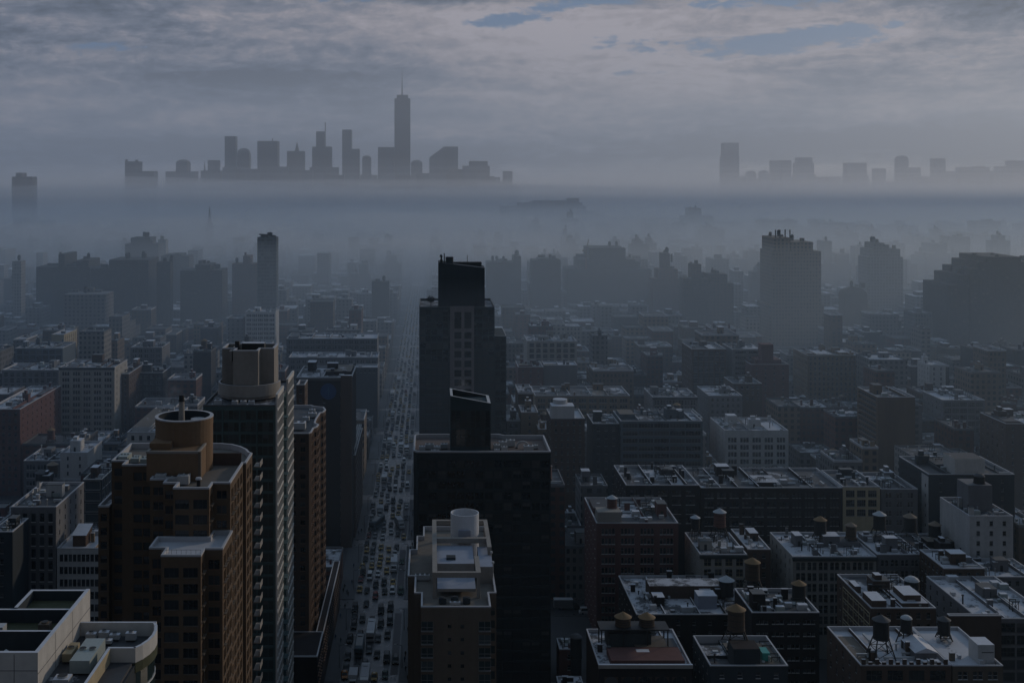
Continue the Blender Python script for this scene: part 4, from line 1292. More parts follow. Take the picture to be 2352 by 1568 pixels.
B('tarp_loft', 'dark loft with a bright blue tarp along its roof edge', 2122, 2254, 1281, 443.5, 30, 'dark brick', sty('pair', bay=3.6, ww=1.1), None, 'roof dark', vb=1345, n=3)
t = bpy.data.objects['tarp_loft']
zz = at(2190, 1281, 443.5).z
MB().prism([(-8.0, -13.5), (2.5, -13.8), (3.2, -10.5), (-7.4, -9.8)], zz - .9, zz + 1.6).build('blue_tarp', 'blue tarp', t)
B('low_white_roof', 'low white roofed building squeezed between the two cornice lofts', 1718, 1770, 1262, 455, 26, 'brownstone', 'punched', None, 'roof snow', vb=1320, n=2, z=37)
B('pale_walkup', 'pale rendered loft with round dark tank and blue netting at its foot', 2227, 2327, 1184, 446, 26, 'pale stone', sty('sparse', bay=4.2, ww=1.3), None, 'roof dark', vb=1330, n=4, bw='pale stone')
t = bpy.data.objects['pale_walkup']
zz = at(2270, 1184, 446).z
MB().box(-4.5, 4.6, -4, 6, zz - 1, zz + 9, 0).build('tank_house', 'grey stone', t)
MB().box(-3.5, 5.5, -14.2, -13.3, 8, 31).build('scaffold_net', 'blue net', t)
tank('big black flat topped tank on the pale rendered loft', 2249, 1093, 12.5, 458, zz + 9, 'tank dark', 'cone dark', conic=False, legs=False)
B('blank_slab', 'dark slab with a bright strip of tiny windows down its side', 2133, 2330, 1088, 505, 32, 'slate', sty('sparse', bay=9), S(5, 1, .8, .3, 3.9, 1.0, 2.4, 1.5, sill=0), 'roof dark', vb=1180, n=3)
t = bpy.data.objects['blank_slab']
zz = at(2230, 1088, 505).z
xl = at(2133, 1088, 505).x - t.location.x
MB().box(xl - .12, xl - .02, -15.9, -9, 6, zz - 1.2).build('pale_strip', 'pale stone', t)
for k in range(10):
    MB().box(xl - .16, xl - .125, -13.4, -12.6, 9 + 4.2 * k, 10.2 + 4.2 * k).build('window', 'glass', t)
MB().box(-6.4, 6.2, -14.8, -3, zz - 1, zz + 6.0, 0, top=1).build('white_bulkhead', ['white', 'roof dark'], t)
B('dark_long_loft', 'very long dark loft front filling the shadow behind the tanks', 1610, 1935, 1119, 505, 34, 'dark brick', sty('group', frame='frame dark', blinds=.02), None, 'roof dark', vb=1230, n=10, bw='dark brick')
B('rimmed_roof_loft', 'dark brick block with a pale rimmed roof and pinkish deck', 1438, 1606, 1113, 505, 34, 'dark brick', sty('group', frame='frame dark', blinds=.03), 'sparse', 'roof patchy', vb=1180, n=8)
B('cream_bay_loft', 'cream three bay front with broad dark windows', 1936, 2021, 1117, 505, 28, 'cream', sty('bigloft', bay=5.2, ww=3.6), None, 'roof dark', vb=1175, n=3, bw='slate')
B('patchwork_loft', 'faded patchwork brick block right of the cream three bay front', 2024, 2108, 1122, 507, 28, 'grey stone', sty('pair', ww=1.0), None, 'roof patchy', vb=1190, n=4)
B('white_corner_loft', 'white corner loft with five bays of tripled windows', 1665, 1811, 988, 690, 37, 'pale stone', sty('group', bay=7.0, ww=1.45, gap=.25, fh=4.15, wh=2.7, top=4.2, frame='frame dark', pier=.9), sty('sparse', bay=9), 'roof snow', vb=1105, n=8, bw='pale stone')
B('striped_slab', 'red brown slab whose flank shows slanting pale balcony stripes', 2016, 2102, 911, 665, 32, 'rust brick', None, S(34, 1, 27, .3, 3.05, 1.5, 1.6, .6, nx=8, rev=.9, glass='slate'), 'roof patchy', vb=1030, n=3)
bpy.data.objects['striped_slab'].children[0].name = 'wall'
# --- right of the avenue, middle distance
B('penthouse_block', 'narrow brick block with white plastered penthouse', 1266, 1343, 960, 587, 24, 'brownstone', sty('punched', ww=1.0), 'sparse', 'roof white', vb=1110, n=3, bulk=False)
t = bpy.data.objects['penthouse_block']
MB().box(-8.0, 3.2, -11.9, -3, 58.5, 65.5, 0, top=1).build('penthouse', ['pale stone', 'snow'], t)
MB().frustum(-3, -4, 3.6, 3.6, 65.5, 67.5, 20, capmi=1).build('round_tank_room', ['pale stone', 'snow'], t)
B('modern_slab', 'blue grey modern block with stepped terraces and framed windows', 1426, 1614, 966, 600, 26, 'blue grey', sty('strip', fh=3.8, wh=2.2), 'mid', 'roof patchy', vb=1110, n=6)
B('blue_block', 'plain dark blue block before the stepped modern terraces', 1362, 1422, 972, 602, 24, 'slate', sty('mid', blinds=.02), None, 'roof patchy', vb=1110, n=4)
B('tan_shed_block', 'tan block with a blank square gable behind the broad roof', 1197, 1236, 946, 640, 20, 'tan brick', 'sparse', None, 'roof snow', vb=1010, n=2)
B('snow_shelf_walkup', 'small walk up with two white roof shelves by the broad roof', 1164, 1196, 966, 645, 22, 'grey stone', 'mid', None, 'roof white', vb=1010, n=2)
B('ochre_walkup', 'low ochre walk up between white roof shelves', 1237, 1264, 985, 628, 20, 'tan brick', 'mid', None, 'roof white', vb=1010, n=2)
B('long_beige_loft', 'long beige loft with blank chimney gable on its roof', 1229, 1447, 908, 751, 34, 'tan brick', sty('group', bay=6.6, ww=1.3, wh=2.2), 'sparse', 'roof dark', vb=985, n=10, bw='orange brick')
B('arched_row', 'grey walk up with a row of rounded windows under a dark cornice', 1499, 1602, 911, 740, 30, 'grey stone', sty('arch', bay=4.0, ww=1.2), 'sparse', 'roof patchy', vb=960, n=6, cornice='black')
B('greenish_loft', 'greenish grey loft with four storeys of small dark windows', 1628, 1705, 908, 760, 34, 'grey stone', sty('mid'), 'sparse', 'roof snow', vb=965, n=5)
B('gridded_loft', 'pale gridded loft with tall centre windows', 1211, 1325, 783, 870, 34, 'limestone', sty('bigloft', bay=4.6, ww=3.2), None, 'roof patchy', vb=842, n=7)
B('red_gable', 'dull red brick block with round roof window', 1190, 1248, 842, 820, 26, 'red brick', 'sparse', None, 'roof patchy', vb=900, n=4)
B('white_strip_roof', 'low block with one long white curved roof strip', 1250, 1326, 838, 830, 18, 'grey stone', None, None, 'roof white', vb=870, n=1, bulk=False)
B('ribbed_block', 'brown flanked block with tall ribbed dark windows', 1589, 1668, 801, 850, 34, 'brown brick', sty('bigloft', bay=4.0, ww=2.8, wh=3.2, fh=3.9), 'sparse', 'roof dark', vb=905, n=3)
B('banded_block', 'grey block with pale horizontal bands beside the ribbed one', 1683, 1750, 802, 846, 30, 'grey stone', sty('strip'), None, 'roof dark', vb=860, n=3)
B('red_church_block', 'dark red stepped brick pile with a square tower', 1725, 1812, 836, 830, 40, 'red brick', sty('sparse', blinds=0), None, 'roof dark', vb=935, n=2, bulk=False)
t = bpy.data.objects['red_church_block']
MB().box(-5.2, 3.0, -18, -9, 44, 60.5).build('square_tower', 'red brick', t)
MB().box(-9, 8, -19, -2, 45, 50).build('upper_step', 'red brick', t)
B('wide_beige_hotel', 'wide beige block with a dense grid of square windows', 1855, 1980, 815, 900, 36, 'tan brick', sty('mid', bay=3.4), sty('mid'), 'roof patchy', vb=935, n=5, bw='tan brick')
B('frame_front', 'white edged low roof in front of the red pile', 1684, 1750, 880, 800, 26, 'brownstone', 'mid', None, 'roof dark', vb=905, n=2)
B('corner_white', 'small stepped white house with two dark windows', 2135, 2172, 838, 880, 22, 'pale stone', 'sparse', 'sparse', 'roof snow', vb=905, n=1)
B('snow_terrace', 'low block with ragged snow patches on stepped roofs', 2165, 2262, 918, 745, 30, 'grey stone', 'bigloft', 'sparse', 'roof white', vb=985, n=6)
B('tall_right_edge', 'tall brown block cut by the right edge', 2310, 2420, 972, 640, 30, 'brownstone', 'sparse', 'sparse', 'roof snow', vb=1200, n=3)
# --- left of the avenue
B('white_loft', 'pale twelve storey loft with tripled windows and a black cornice', 136, 263, 843, 753, 32, 'limestone', sty('group', bay=6.6, ww=1.25, gap=.3, fh=3.9, top=3.0, frame='frame dark', arch=1, pier=.8), sty('sparse', bay=9), 'roof snow', vb=1015, n=9, cornice='black', bw='brownstone')
B('red_flank_loft', 'grey fronted loft with a long sunlit red brick flank', -30, 46, 939, 667, 74, 'red brick', sty('mid', frame='frame dark'), sty('sparse', bay=8), 'roof snow', vb=1180, n=9)
B('lit_flank_loft', 'narrow loft with a pale lit flank beside the twelve storey loft', 268, 296, 858, 770, 46, 'brown brick', 'punched', 'sparse', 'roof patchy', vb=985, n=3)
B('ornate_front', 'ornate grey front with tall windows and a tan side wall', 25, 129, 1163, 423, 34, 'grey stone', S(3.3, 1, 1.5, .3, 4.2, 3.0, 2.4, .5, frame='frame dark', sill=.35, sillm='pale stone', pier=.8), sty('sparse', bay=6), 'roof dark', vb=1360, n=3, bw='pale stone')
B('snow_roof_shop', 'low building with a broad white roof and a slanted hut', 131, 262, 1258, 423, 28, 'pale stone', sty('group', bay=5.2, ww=1.3, wh=2.6, fh=4.4, frame='frame dark'), None, 'roof white', vb=1400, n=3, bulk=False, bw='tan brick')
t = bpy.data.objects['snow_roof_shop']
zz = at(190, 1258, 423).z - 1
mb = MB().box(-6, -1.4, -9, -1, zz, zz + 4)
mb.face([(-6.4, -9.4, zz + 4.0), (-1, -9.4, zz + 4.05), (-1, -.6, zz + 5.8), (-6.4, -.6, zz + 5.8)], 1)
mb.face([(-6, -1, zz + 4), (-1.4, -1, zz + 4), (-1.4, -.62, zz + 5.75), (-6, -.62, zz + 5.75)], 0)
mb.face([(-1.4, -9, zz + 4), (-1.4, -1, zz + 4), (-1.4, -.7, zz + 5.7)], 0)
mb.build('roof_hut', ['brownstone', 'snow'], t)
B('white_frame_loft', 'black glazed penthouse loft outlined in thick white frames', 191, 234, 1100, 505, 26, 'black', S(8, 1, 6.6, .3, 4.6, 3.8, .8, .5, glass='black', frame='white', sill=0, bar=.3), S(5.5, 1, 4.4, .3, 4.6, 3.8, .8, .5, glass='black', frame='white', sill=0, bar=.3), 'roof dark', vb=1190, n=2, coping='white', bw='brownstone')
B('pale_cube_house', 'pale cube house with snowy roof and pin prick windows', 138, 201, 1039, 587, 26, 'pale stone', sty('sparse', ww=.9), None, 'roof snow', vb=1085, n=2, bw='pale stone')
B('green_awning_loft', 'low grey loft with banded windows left of the pale cube', 54, 138, 1057, 587, 26, 'grey stone', sty('group', ww=1.2), None, 'roof patchy', vb=1130, n=5)
B('ledge_house', 'dark house with a snowy ledge at the left edge', -20, 29, 1220, 405, 16, 'slate', 'sparse', None, 'roof white', vb=1350, n=2)
B('blue_glazed_loft', 'long blue grey glazed loft behind the twelve storey loft', 35, 144, 799, 870, 32, 'blue grey', sty('bigloft', bay=4.6, ww=3.6), None, 'roof patchy', vb=850, n=6)
B('columned_loft', 'grey columned loft just behind the red flank', 4, 135, 849, 800, 30, 'grey stone', sty('bigloft', bay=4.2, ww=2.4, wh=3.2), None, 'roof snow', vb=905, n=6)
B('cream_gable_house', 'cream chapel like house catching low sun', 118, 147, 768, 930, 34, 'cream', None, sty('sparse', bay=5, wh=3), 'roof white', vb=800, n=1, bulk=False)
B('terrace_mansion', 'dark flat topped mansion with two pale roof lines', 300, 372, 797, 900, 28, 'grey stone', 'pair', None, 'roof patchy', vb=860, n=7)
B('low_cornice_row', 'low dark corniced row right of the lit flank loft', 297, 374, 855, 800, 26, 'slate', 'pair', None, 'roof dark', vb=930, n=6, cornice='black')
B('diagonal_white_roof', 'big low white roof slanting away behind the round drum', 292, 372, 992, 560, 60, 'pale stone', 'mid', None, 'roof white', vb=1035, n=4, bulk=False)
B('twin_step_palace', 'long grey palace block with a white roof line near the avenue', 658, 866, 777, 900, 30, 'grey stone', sty('pair', bay=4.2), None, 'roof white', vb=800, n=6, bulk=False)
B('lower_palace', 'lower grey wing with arched windows before the long palace', 663, 868, 820, 862, 26, 'grey stone', sty('arch', bay=4.2, ww=1.1, wh=2.2), None, 'roof snow', vb=860, n=8, cornice='dark coping')
B('snowy_shop_row', 'white roofed shop row stepping down to the avenue', 800, 882, 843, 845, 14, 'slate', 'mid', 'mid', 'roof white', vb=850, n=2, bulk=False, x1=-37.5)
B('white_side_house', 'small pale house with tripled windows and lit right wall', 563, 633, 716, 1050, 24, 'pale stone', sty('group', ww=1.2), 'sparse', 'roof snow', vb=770, n=2)

# ================================================================ rooftop tanks
TK = [('tall brick red tank with striped snowy cone before the dark long loft', 1653, 1175, 14, 463, 'tank red', 'cone grey', 38), ('small tank with a snow streaked cone near the black cornice', 1597, 1188, 10.5, 462, 'tank dark', 'cone grey', 40),
      ('orange capped tank between the cornice loft and the arcade loft', 1728, 1290, 17, 430, 'tank wood', 'cone orange', 30), ('grey snowy coned tank over the sunken court', 1668, 1331, 17, 425, 'tank dark', 'cone grey', 30),
      ('orange capped tank in front of the arcade windows', 1834.7, 1340, 15.5, 396, 'tank dark', 'cone orange', 38), ('big orange capped tank with pale mast on the slate house', 1691, 1398, 20, 352, 'tank wood', 'cone orange', 41.5),
      ('orange capped tank above the arcade loft roof', 1884, 1193, 14, 462, 'tank dark', 'cone orange', 38), ('dull brown capped tank right above the arcade loft', 1954.7, 1206, 12, 461, 'tank wood', 'cone tan', 38),
      ('pale snow coned tank above the narrow arched loft', 2020, 1181, 14, 463, 'tank dark', 'cone grey', 38), ('tan coned tank beside the bright strip of tiny windows', 2090, 1186, 14, 470, 'tank dark', 'cone tan', 38),
      ('greyish tan coned tank just right of the bright strip', 2147, 1204, 13.5, 466, 'tank dark', 'cone tan', 38), ('black tank on a tall braced frame over the toothed parapet', 2024, 1422, 18.5, 349, 'tank dark', 'cone dark', 38.8),
      ('black tank on platform steel near the white bulkhead', 2168, 1422, 14, 362, 'tank dark', 'cone dark', 39), ('black peaked tank on bare legs over the white shelves', 2246, 1347, 13, 427, 'tank dark', 'cone dark', 37),
      ('bluish black tank beside the grey snow topped cube', 2270, 1302, 16, 436, 'blue net', 'cone dark', 36.5), ('dark tank with snowy cone among roofs left of the brown tower', 95, 1085, 13, 560, 'tank dark', 'cone dark', 36),
      ('squat tan capped tank near the pale cube house', 121, 1066, 12, 566, 'tank wood', 'cone tan', 38)]
for (lb, u, v, r, Y, w, cn, zb) in TK:
    tank(lb, u, v, r, Y, zb, w, cn, conic='flat' not in lb)
tank('grey domed tank on a braced frame over the toothed parapet', 2081.8, 1419, 13, 358, 38.8, 'tank dark', 'cone grey', conic=False)
tank('grey domed tank behind the zigzag fire escapes', 2094, 1332, 17, 400, 41, 'tank dark', 'cone grey', conic=False)
# ================================================================ towers in the haze: (name, label, distance, tiers, wall, extras)
G1 = 'towers of the skyline above the fog'
G2 = 'towers across the river'
DT = 4200
far('skyscraper', 'tallest tapering glass tower with a needle spire above the fog', DT, [(906, 942, 226), (911, 937, 218)], 'far glass', depth=52, spire=(923.5, 218, 160, 3.4), group=G1)
far('skyscraper', 'broad flat glass block touching the tallest tower', DT - 60, [(868, 905, 338)], 'far glass', depth=50, group=G1)
far('skyscraper', 'slender dark tower with a lower shoulder on its right', DT + 40, [(786, 807, 298), (786, 825, 342)], 'far glass', group=G1)
far('skyscraper', 'short round shouldered tower right of the slender shouldered one', DT + 30, [(830, 854, 400), (832, 852, 357)], 'far grey', dome=1, group=G1)
far('skyscraper', 'unfinished stepped tower topped by a thin crane', DT, [(717, 760, 337), (726, 745, 302), (711, 776, 384)], 'far dark', group=G1, crown=[(747, 302, 281, 2)])
far('skyscraper', 'stone tower with a pointed pyramid spire', DT - 40, [(659, 697, 347), (654, 702, 392)], 'far tan', spire=(681, 347, 327, 14), group=G1)
far('skyscraper', 'wide flat topped slab with a tiny mast', DT, [(591, 637, 324), (588, 640, 398)], 'far dark', crown=[(626, 324, 318, 2)], group=G1)
far('skyscraper', 'tall narrow rippled tower, leftmost of the high ones', DT - 80, [(516, 541, 313), (511, 545, 384)], 'far glass', group=G1)
far('skyscraper', 'domed tower just right of the tall narrow rippled one', DT + 60, [(543, 573, 352), (546, 571, 340)], 'far grey', dome=1, group=G1)
far('skyscraper', 'stepped tower with a small pointed left turret', DT - 20, [(461, 505, 392), (477, 500, 368)], 'far grey', spire=(469, 392, 370, 6), group=G1)
far('skyscraper', 'faint domed tower between two low shoulders', DT - 100, [(380, 448, 394), (404, 430, 366)], 'far grey', dome=1, group=G1)
far('skyscraper', 'dark ragged crowned tower with a lower right annex', DT - 300, [(287, 317, 371), (317, 353, 393)], 'far dark', crown=[(290, 371, 366, 5), (313, 371, 367, 6)], group=G1)
far('skyscraper', 'lone dark slab with a small cap, farthest left', DT - 900, [(27, 73, 406), (36, 49, 397)], 'far dark', group=G1)
far('skyscraper', 'low domed tower right of the tallest tower', DT + 20, [(944, 970, 367)], 'far grey', dome=0, group=G1)
far('skyscraper', 'slanted roof tower rising to a square right end', DT - 30, [(1018, 1052, 337), (986, 1020, 337)], 'far grey', slope=1, group=G1)
far('skyscraper', 'broad tower with rounded shoulders', DT - 10, [(1063, 1125, 381), (1078, 1120, 370)], 'far dark', group=G1)
far('skyscraper', 'low block right of the rounded shoulder tower', DT, [(1126, 1149, 407)], 'far grey', group=G1)
far('skyscraper', 'slim stepped tower at the right end of the skyline', DT + 50, [(1156, 1177, 393), (1177, 1190, 424)], 'far grey', group=G1)
far('skyscraper', 'low dark block between the domed and the slanted tower', DT - 120, [(956, 986, 398)], 'far dark', group=G1)
far('skyscraper', 'low pale block left of the broad glass block', DT + 90, [(822, 866, 402)], 'far pale', group=G1)
far('skyscraper', 'plain low slab between the rippled and the wide slab', DT - 140, [(541, 592, 388)], 'far dark', group=G1)
far('skyscraper', 'plain low slab between wide slab and pyramid spire', DT - 140, [(636, 662, 383)], 'far grey', group=G1)
far('skyscraper', 'plain low slab between pyramid spire and unfinished tower', DT - 160, [(694, 718, 391)], 'far grey', group=G1)
far('skyscraper', 'long low block at the foot of the unfinished tower', DT - 200, [(745, 790, 402)], 'far dark', group=G1)
JC = 5200
far('river_tower', 'tallest tower across the river, slightly tapered', JC, [(1660, 1698, 360), (1663, 1697, 328)], 'far grey', group=G2)
for (a, b, v, lb, dm) in ((1716, 1737, 392, 'small round topped tower right of the tallest one across the river', 1), (1746, 1766, 391, 'second small round topped tower across the river', 1), (1772, 1794, 369, 'left of two matching river towers side by side', 0),
                          (1796, 1818, 368, 'right of two matching river towers side by side', 0), (1830, 1870, 362, 'wide river tower with clipped upper corners', 0), (1947, 1991, 374, 'square river slab standing apart', 0), (2010, 2035, 387, 'short river tower right of the square slab', 0),
                          (2062, 2087, 357, 'river tower with a pointed dome', 1), (2089, 2115, 385, 'low ragged river block beside the pointed dome', 0), (2145, 2172, 364, 'plain tall river tower right of the pointed dome', 0), (2173, 2198, 394, 'low river block beside the plain tall one', 0),
                          (2208, 2273, 384, 'very wide river block with a bump', 0), (2293, 2323, 382, 'river block left of the last one at the edge', 0), (2324, 2380, 369, 'last river block at the right edge', 0), (1878, 1910, 413, 'faint low roofs between river towers', 0)):
    tiers = [(a, b, v)]
    if 'clipped' in lb:
        tiers = [(a, b, v + 12), (a + 5, b - 4, v)]
    if 'bump' in lb:
        tiers = [(a, b, v), (2246, 2264, v - 2)]
    far('river_tower', lb, JC + (a % 7) * 30, tiers, 'far grey', dome=0 if dm else None, group=G2)
rr = random.Random(77)
for k in range(30):
    u = rr.uniform(375, 1185)
    far('skyline_block', 'plain low hazy block filling between the skyline towers', DT + rr.uniform(-250, 350), [(u, u + rr.uniform(10, 34), rr.uniform(386, 418) + (14 if u < 480 or u > 1080 else 0))], rr.choice(['far grey', 'far dark', 'far tan']), cat='building', group='low blocks of the skyline', dome=0 if rr.random() < .15 else None)
for k in range(30):
    u = rr.uniform(1690, 2345)
    far('river_block', 'plain low hazy block between the towers across the river', JC + rr.uniform(0, 400), [(u, u + rr.uniform(14, 46), rr.uniform(392, 420))], 'far grey', cat='building', group='low blocks across the river', dome=0 if rr.random() < .15 else None)
for k in range(34):
    u = rr.uniform(1180, 2340)
    Yk = rr.uniform(1750, 2700)
    w = rr.uniform(18, 60)
    v = 500 + (2700 - Yk) * .07 + rr.uniform(-6, 34) - max(0, (u - 1900) * .02)
    tr = [(u, u + w, v)]
    if rr.random() < .6:
        a = u + w * rr.uniform(.1, .4)
        tr.append((a, a + w * rr.uniform(.25, .5), v - rr.uniform(6, 18)))
    far('ridge_block', 'faint hazy block in the layered fog right of the central tower', Yk, tr, rr.choice(['far grey', 'far dark', 'far brown']), cat='building', group='layered hazy blocks in the right fog', vb=v + 10)
# silhouettes inside the fog bank and in front of it
G3 = 'hazy blocks in the middle distance'
for a in [
    ('fog_block', 'broad pale hump of roofs right of the skyline, deep in fog', 3300, [(1150, 1347, 474), (1190, 1338, 466), (1225, 1322, 461), (1306, 1331, 456), (1340, 1372, 486), (1340, 1400, 496)], 'far grey', dict(depth=60)),
    ('fog_block', 'long low pale ridge of roofs running right from the hump', 3200, [(1400, 1640, 503), (1440, 1600, 500), (1640, 1760, 512)], 'far grey', dict(depth=60)),
    ('fog_block', 'low pale block with a small square cap in the fog', 2800, [(1560, 1700, 510), (1572, 1640, 496), (1586, 1611, 478)], 'far grey'),
    ('fog_block', 'faint pointed block at the right of the square cap', 2600, [(1748, 1836, 522), (1752, 1776, 507), (1788, 1832, 507)], 'far grey'),
    ('fog_block', 'two faint flat towers side by side in the fog', 2450, [(1884, 1955, 512), (1968, 1996, 517)], 'far grey'),
    ('fog_block', 'pale mass of high blocks fading into the right horizon', 2200, [(2075, 2322, 565), (2178, 2235, 534), (2265, 2321, 540), (2101, 2128, 543)], 'far grey'),
    ('fog_block', 'mid grey stepped block before the pale right mass', 1800, [(2126, 2232, 590), (2135, 2228, 582), (2150, 2176, 561)], 'far grey'),
    ('fog_block', 'faint thin church steeple in the left fog', 2300, [(470, 490, 520)], 'far pale', dict(spire=(480, 520, 474, 13))),
    ('fog_block', 'faint broad tower in the fog left of the avenue', 2300, [(393, 427, 561)], 'far pale'),
    ('fog_block', 'faint rounded tower far behind the dark central tower', 2500, [(1197, 1244, 538)], 'far grey', dict(dome=0)),
    ('fog_block', 'faint peaked block right behind the sloping top box', 2200, [(1036, 1070, 556)], 'far grey'),
    ('fog_block', 'faint block with square cap left of the tower crane', 2000, [(1284, 1336, 572), (1290, 1328, 560), (1303, 1322, 550)], 'far grey'),
    ('fog_block', 'dark stepped mass below the tower crane', 1500, [(1304, 1497, 618), (1354, 1437, 570), (1330, 1460, 596), (1454, 1471, 601)], 'far dark'),
    ('fog_block', 'dark flat block left of the stepped crane mass', 1450, [(1222, 1288, 597), (1236, 1280, 594)], 'far dark'),
    ('fog_block', 'flat dark block with taller right end by the dark tower', 1480, [(1118, 1197, 602), (1180, 1197, 589)], 'far dark'),
    ('fog_block', 'dark stepped tower with square cap and thin stack', 1400, [(1500, 1560, 640), (1511, 1557, 618), (1523, 1539, 582)], 'far brick', dict(crown=[(1543, 600, 583, 4)])),
    ('fog_block', 'brownish gabled block right of the square cap tower', 1300, [(1570, 1628, 640), (1590, 1611, 607)], 'far brown'),
    ('fog_block', 'brownish peaked block with small turrets', 1300, [(1622, 1685, 650), (1630, 1671, 630), (1644, 1652, 622)], 'far brown'),
    ('fog_block', 'hazy peaked tower just left of the four mast tower', 1500, [(1728, 1773, 624), (1740, 1760, 614)], 'far grey'),
    ('mast_tower', 'tall stone tower crowned by four thin masts', 1250, [(1774, 1886, 577), (1778, 1816, 546), (1818, 1868, 556), (1766, 1894, 700)], 'far tan', dict(crown=[(1782, 546, 528, 2.2), (1792, 546, 528, 2.2), (1804, 546, 527, 2.2), (1815, 558, 528, 2.2)], vb=815)),
    ('fog_block', 'grey tower stump behind the four mast tower on the right', 1700, [(1888, 1955, 605), (1893, 1911, 554), (1921, 1951, 583)], 'far grey'),
    ('fog_block', 'tall hazy twin topped tower right of the masts', 1400, [(1994, 2074, 590), (1998, 2068, 572), (2008, 2032, 558)], 'far grey', dict(vb=720)),
    ('fog_block', 'paler slab just left of the twin topped tower', 1750, [(1964, 2004, 566)], 'far grey'),
    ('dark_pile', 'huge dark stepped apartment pile at the right edge', 1100, [(2228, 2420, 618), (2250, 2420, 602), (2268, 2346, 590), (2180, 2240, 655), (2206, 2234, 632)], 'far dark', dict(vb=800)),
    ('fog_block', 'dark round shouldered house in the haze', 1300, [(1940, 1992, 660)], 'far dark', dict(dome=0)),
    ('fog_block', 'square tower at left with a thin lit right edge', 1600, [(287, 363, 560), (300, 345, 546)], 'far dark'),
    ('fog_block', 'pale balconied tower just right of the left square tower', 1650, [(363, 381, 550)], 'far pale'),
    ('palace_block', 'broad dark palace block with small roof turret', 1300, [(83, 207, 613), (134, 148, 584), (175, 203, 598)], 'far dark', dict(vb=690)),
    ('palace_block', 'broad dark block right of the turret palace', 1290, [(208, 341, 616), (250, 341, 597)], 'far dark', dict(vb=700)),
    ('palace_block', 'dark square block with pale top edge before the palace', 1150, [(146, 241, 676)], 'far grey', dict(vb=720)),
    ('fog_block', 'thin dark tower next to the broad palace blocks', 1280, [(360, 391, 602)], 'far dark'),
    ('fog_block', 'dark flat block with small pale tower at its end', 1500, [(370, 434, 588), (380, 416, 584)], 'far dark'),
    ('fog_block', 'wide flat dark block left of the glass slab tower', 1320, [(414, 510, 621), (448, 482, 608)], 'far dark'),
    ('fog_block', 'dark block with square cap touching the glass slab', 1380, [(533, 592, 606), (558, 574, 588)], 'far brick'),
    ('glass_slab', 'slim blue glass slab with a jagged roof rig', 1250, [(591, 635, 545)], 'far glass', dict(vb=712, crown=[(607, 545, 538, 3)])),
    ('fog_block', 'dark block beside the avenue in the haze', 1350, [(854, 894, 647)], 'far dark'),
    ('fog_block', 'hazy avenue block with a stepped top', 1650, [(824, 847, 606), (806, 850, 628)], 'far grey'),
    ('fog_block', 'hazy tall avenue block, last before the fog swallows it', 1750, [(887, 911, 586), (880, 922, 606)], 'far grey'),
    ('fog_block', 'thin hazy slab rising behind the dark central tower', 1900, [(984, 1030, 590), (1001, 1014, 569)], 'far grey'),
    ('fog_block', 'lit white sliver block at the left edge', 1350, [(28, 48, 600)], 'far pale'),
    ('fog_block', 'brown block at the left behind the palace', 1500, [(0, 28, 640)], 'far brown'),
]:
    far(a[0], a[1], a[2], a[3], a[4], group=G3, cat='building' if 'tower' not in a[0] else 'tower', **(a[5] if len(a) > 5 else {}))
# the jib crane and the rig on the glass slab
p = at(1346, 578, 1480)
t = thing('tower_crane', 'thin jib crane over the dark stepped mass', 'crane', (p.x, 1480, 0))
MB().bar((0, 0, 60), (0, 0, p.z), 1.4).build('mast', 'frame rust', t)
q = at(1352, 550, 1480)
MB().bar((0, 0, p.z), (q.x - p.x, 0, q.z), .8).build('jib', 'frame rust', t)
MB().bar((0, 0, p.z), (-4.5, 0, p.z + 1.5), 1.6).build('counterweight', 'frame rust', t)
p = at(592, 541, 1250)
t = thing('roof_rig', 'dark window cleaning rig perched on the blue glass slab', 'rig', (p.x, 1252, at(612, 545, 1250).z))
MB().bar((1, 0, 3.0), (15, 0, 2.2), 1.2).build('arm', 'steel black', t)
MB().box(8, 11, -1, 1, 0, 2.4).build('cradle', 'steel black', t)
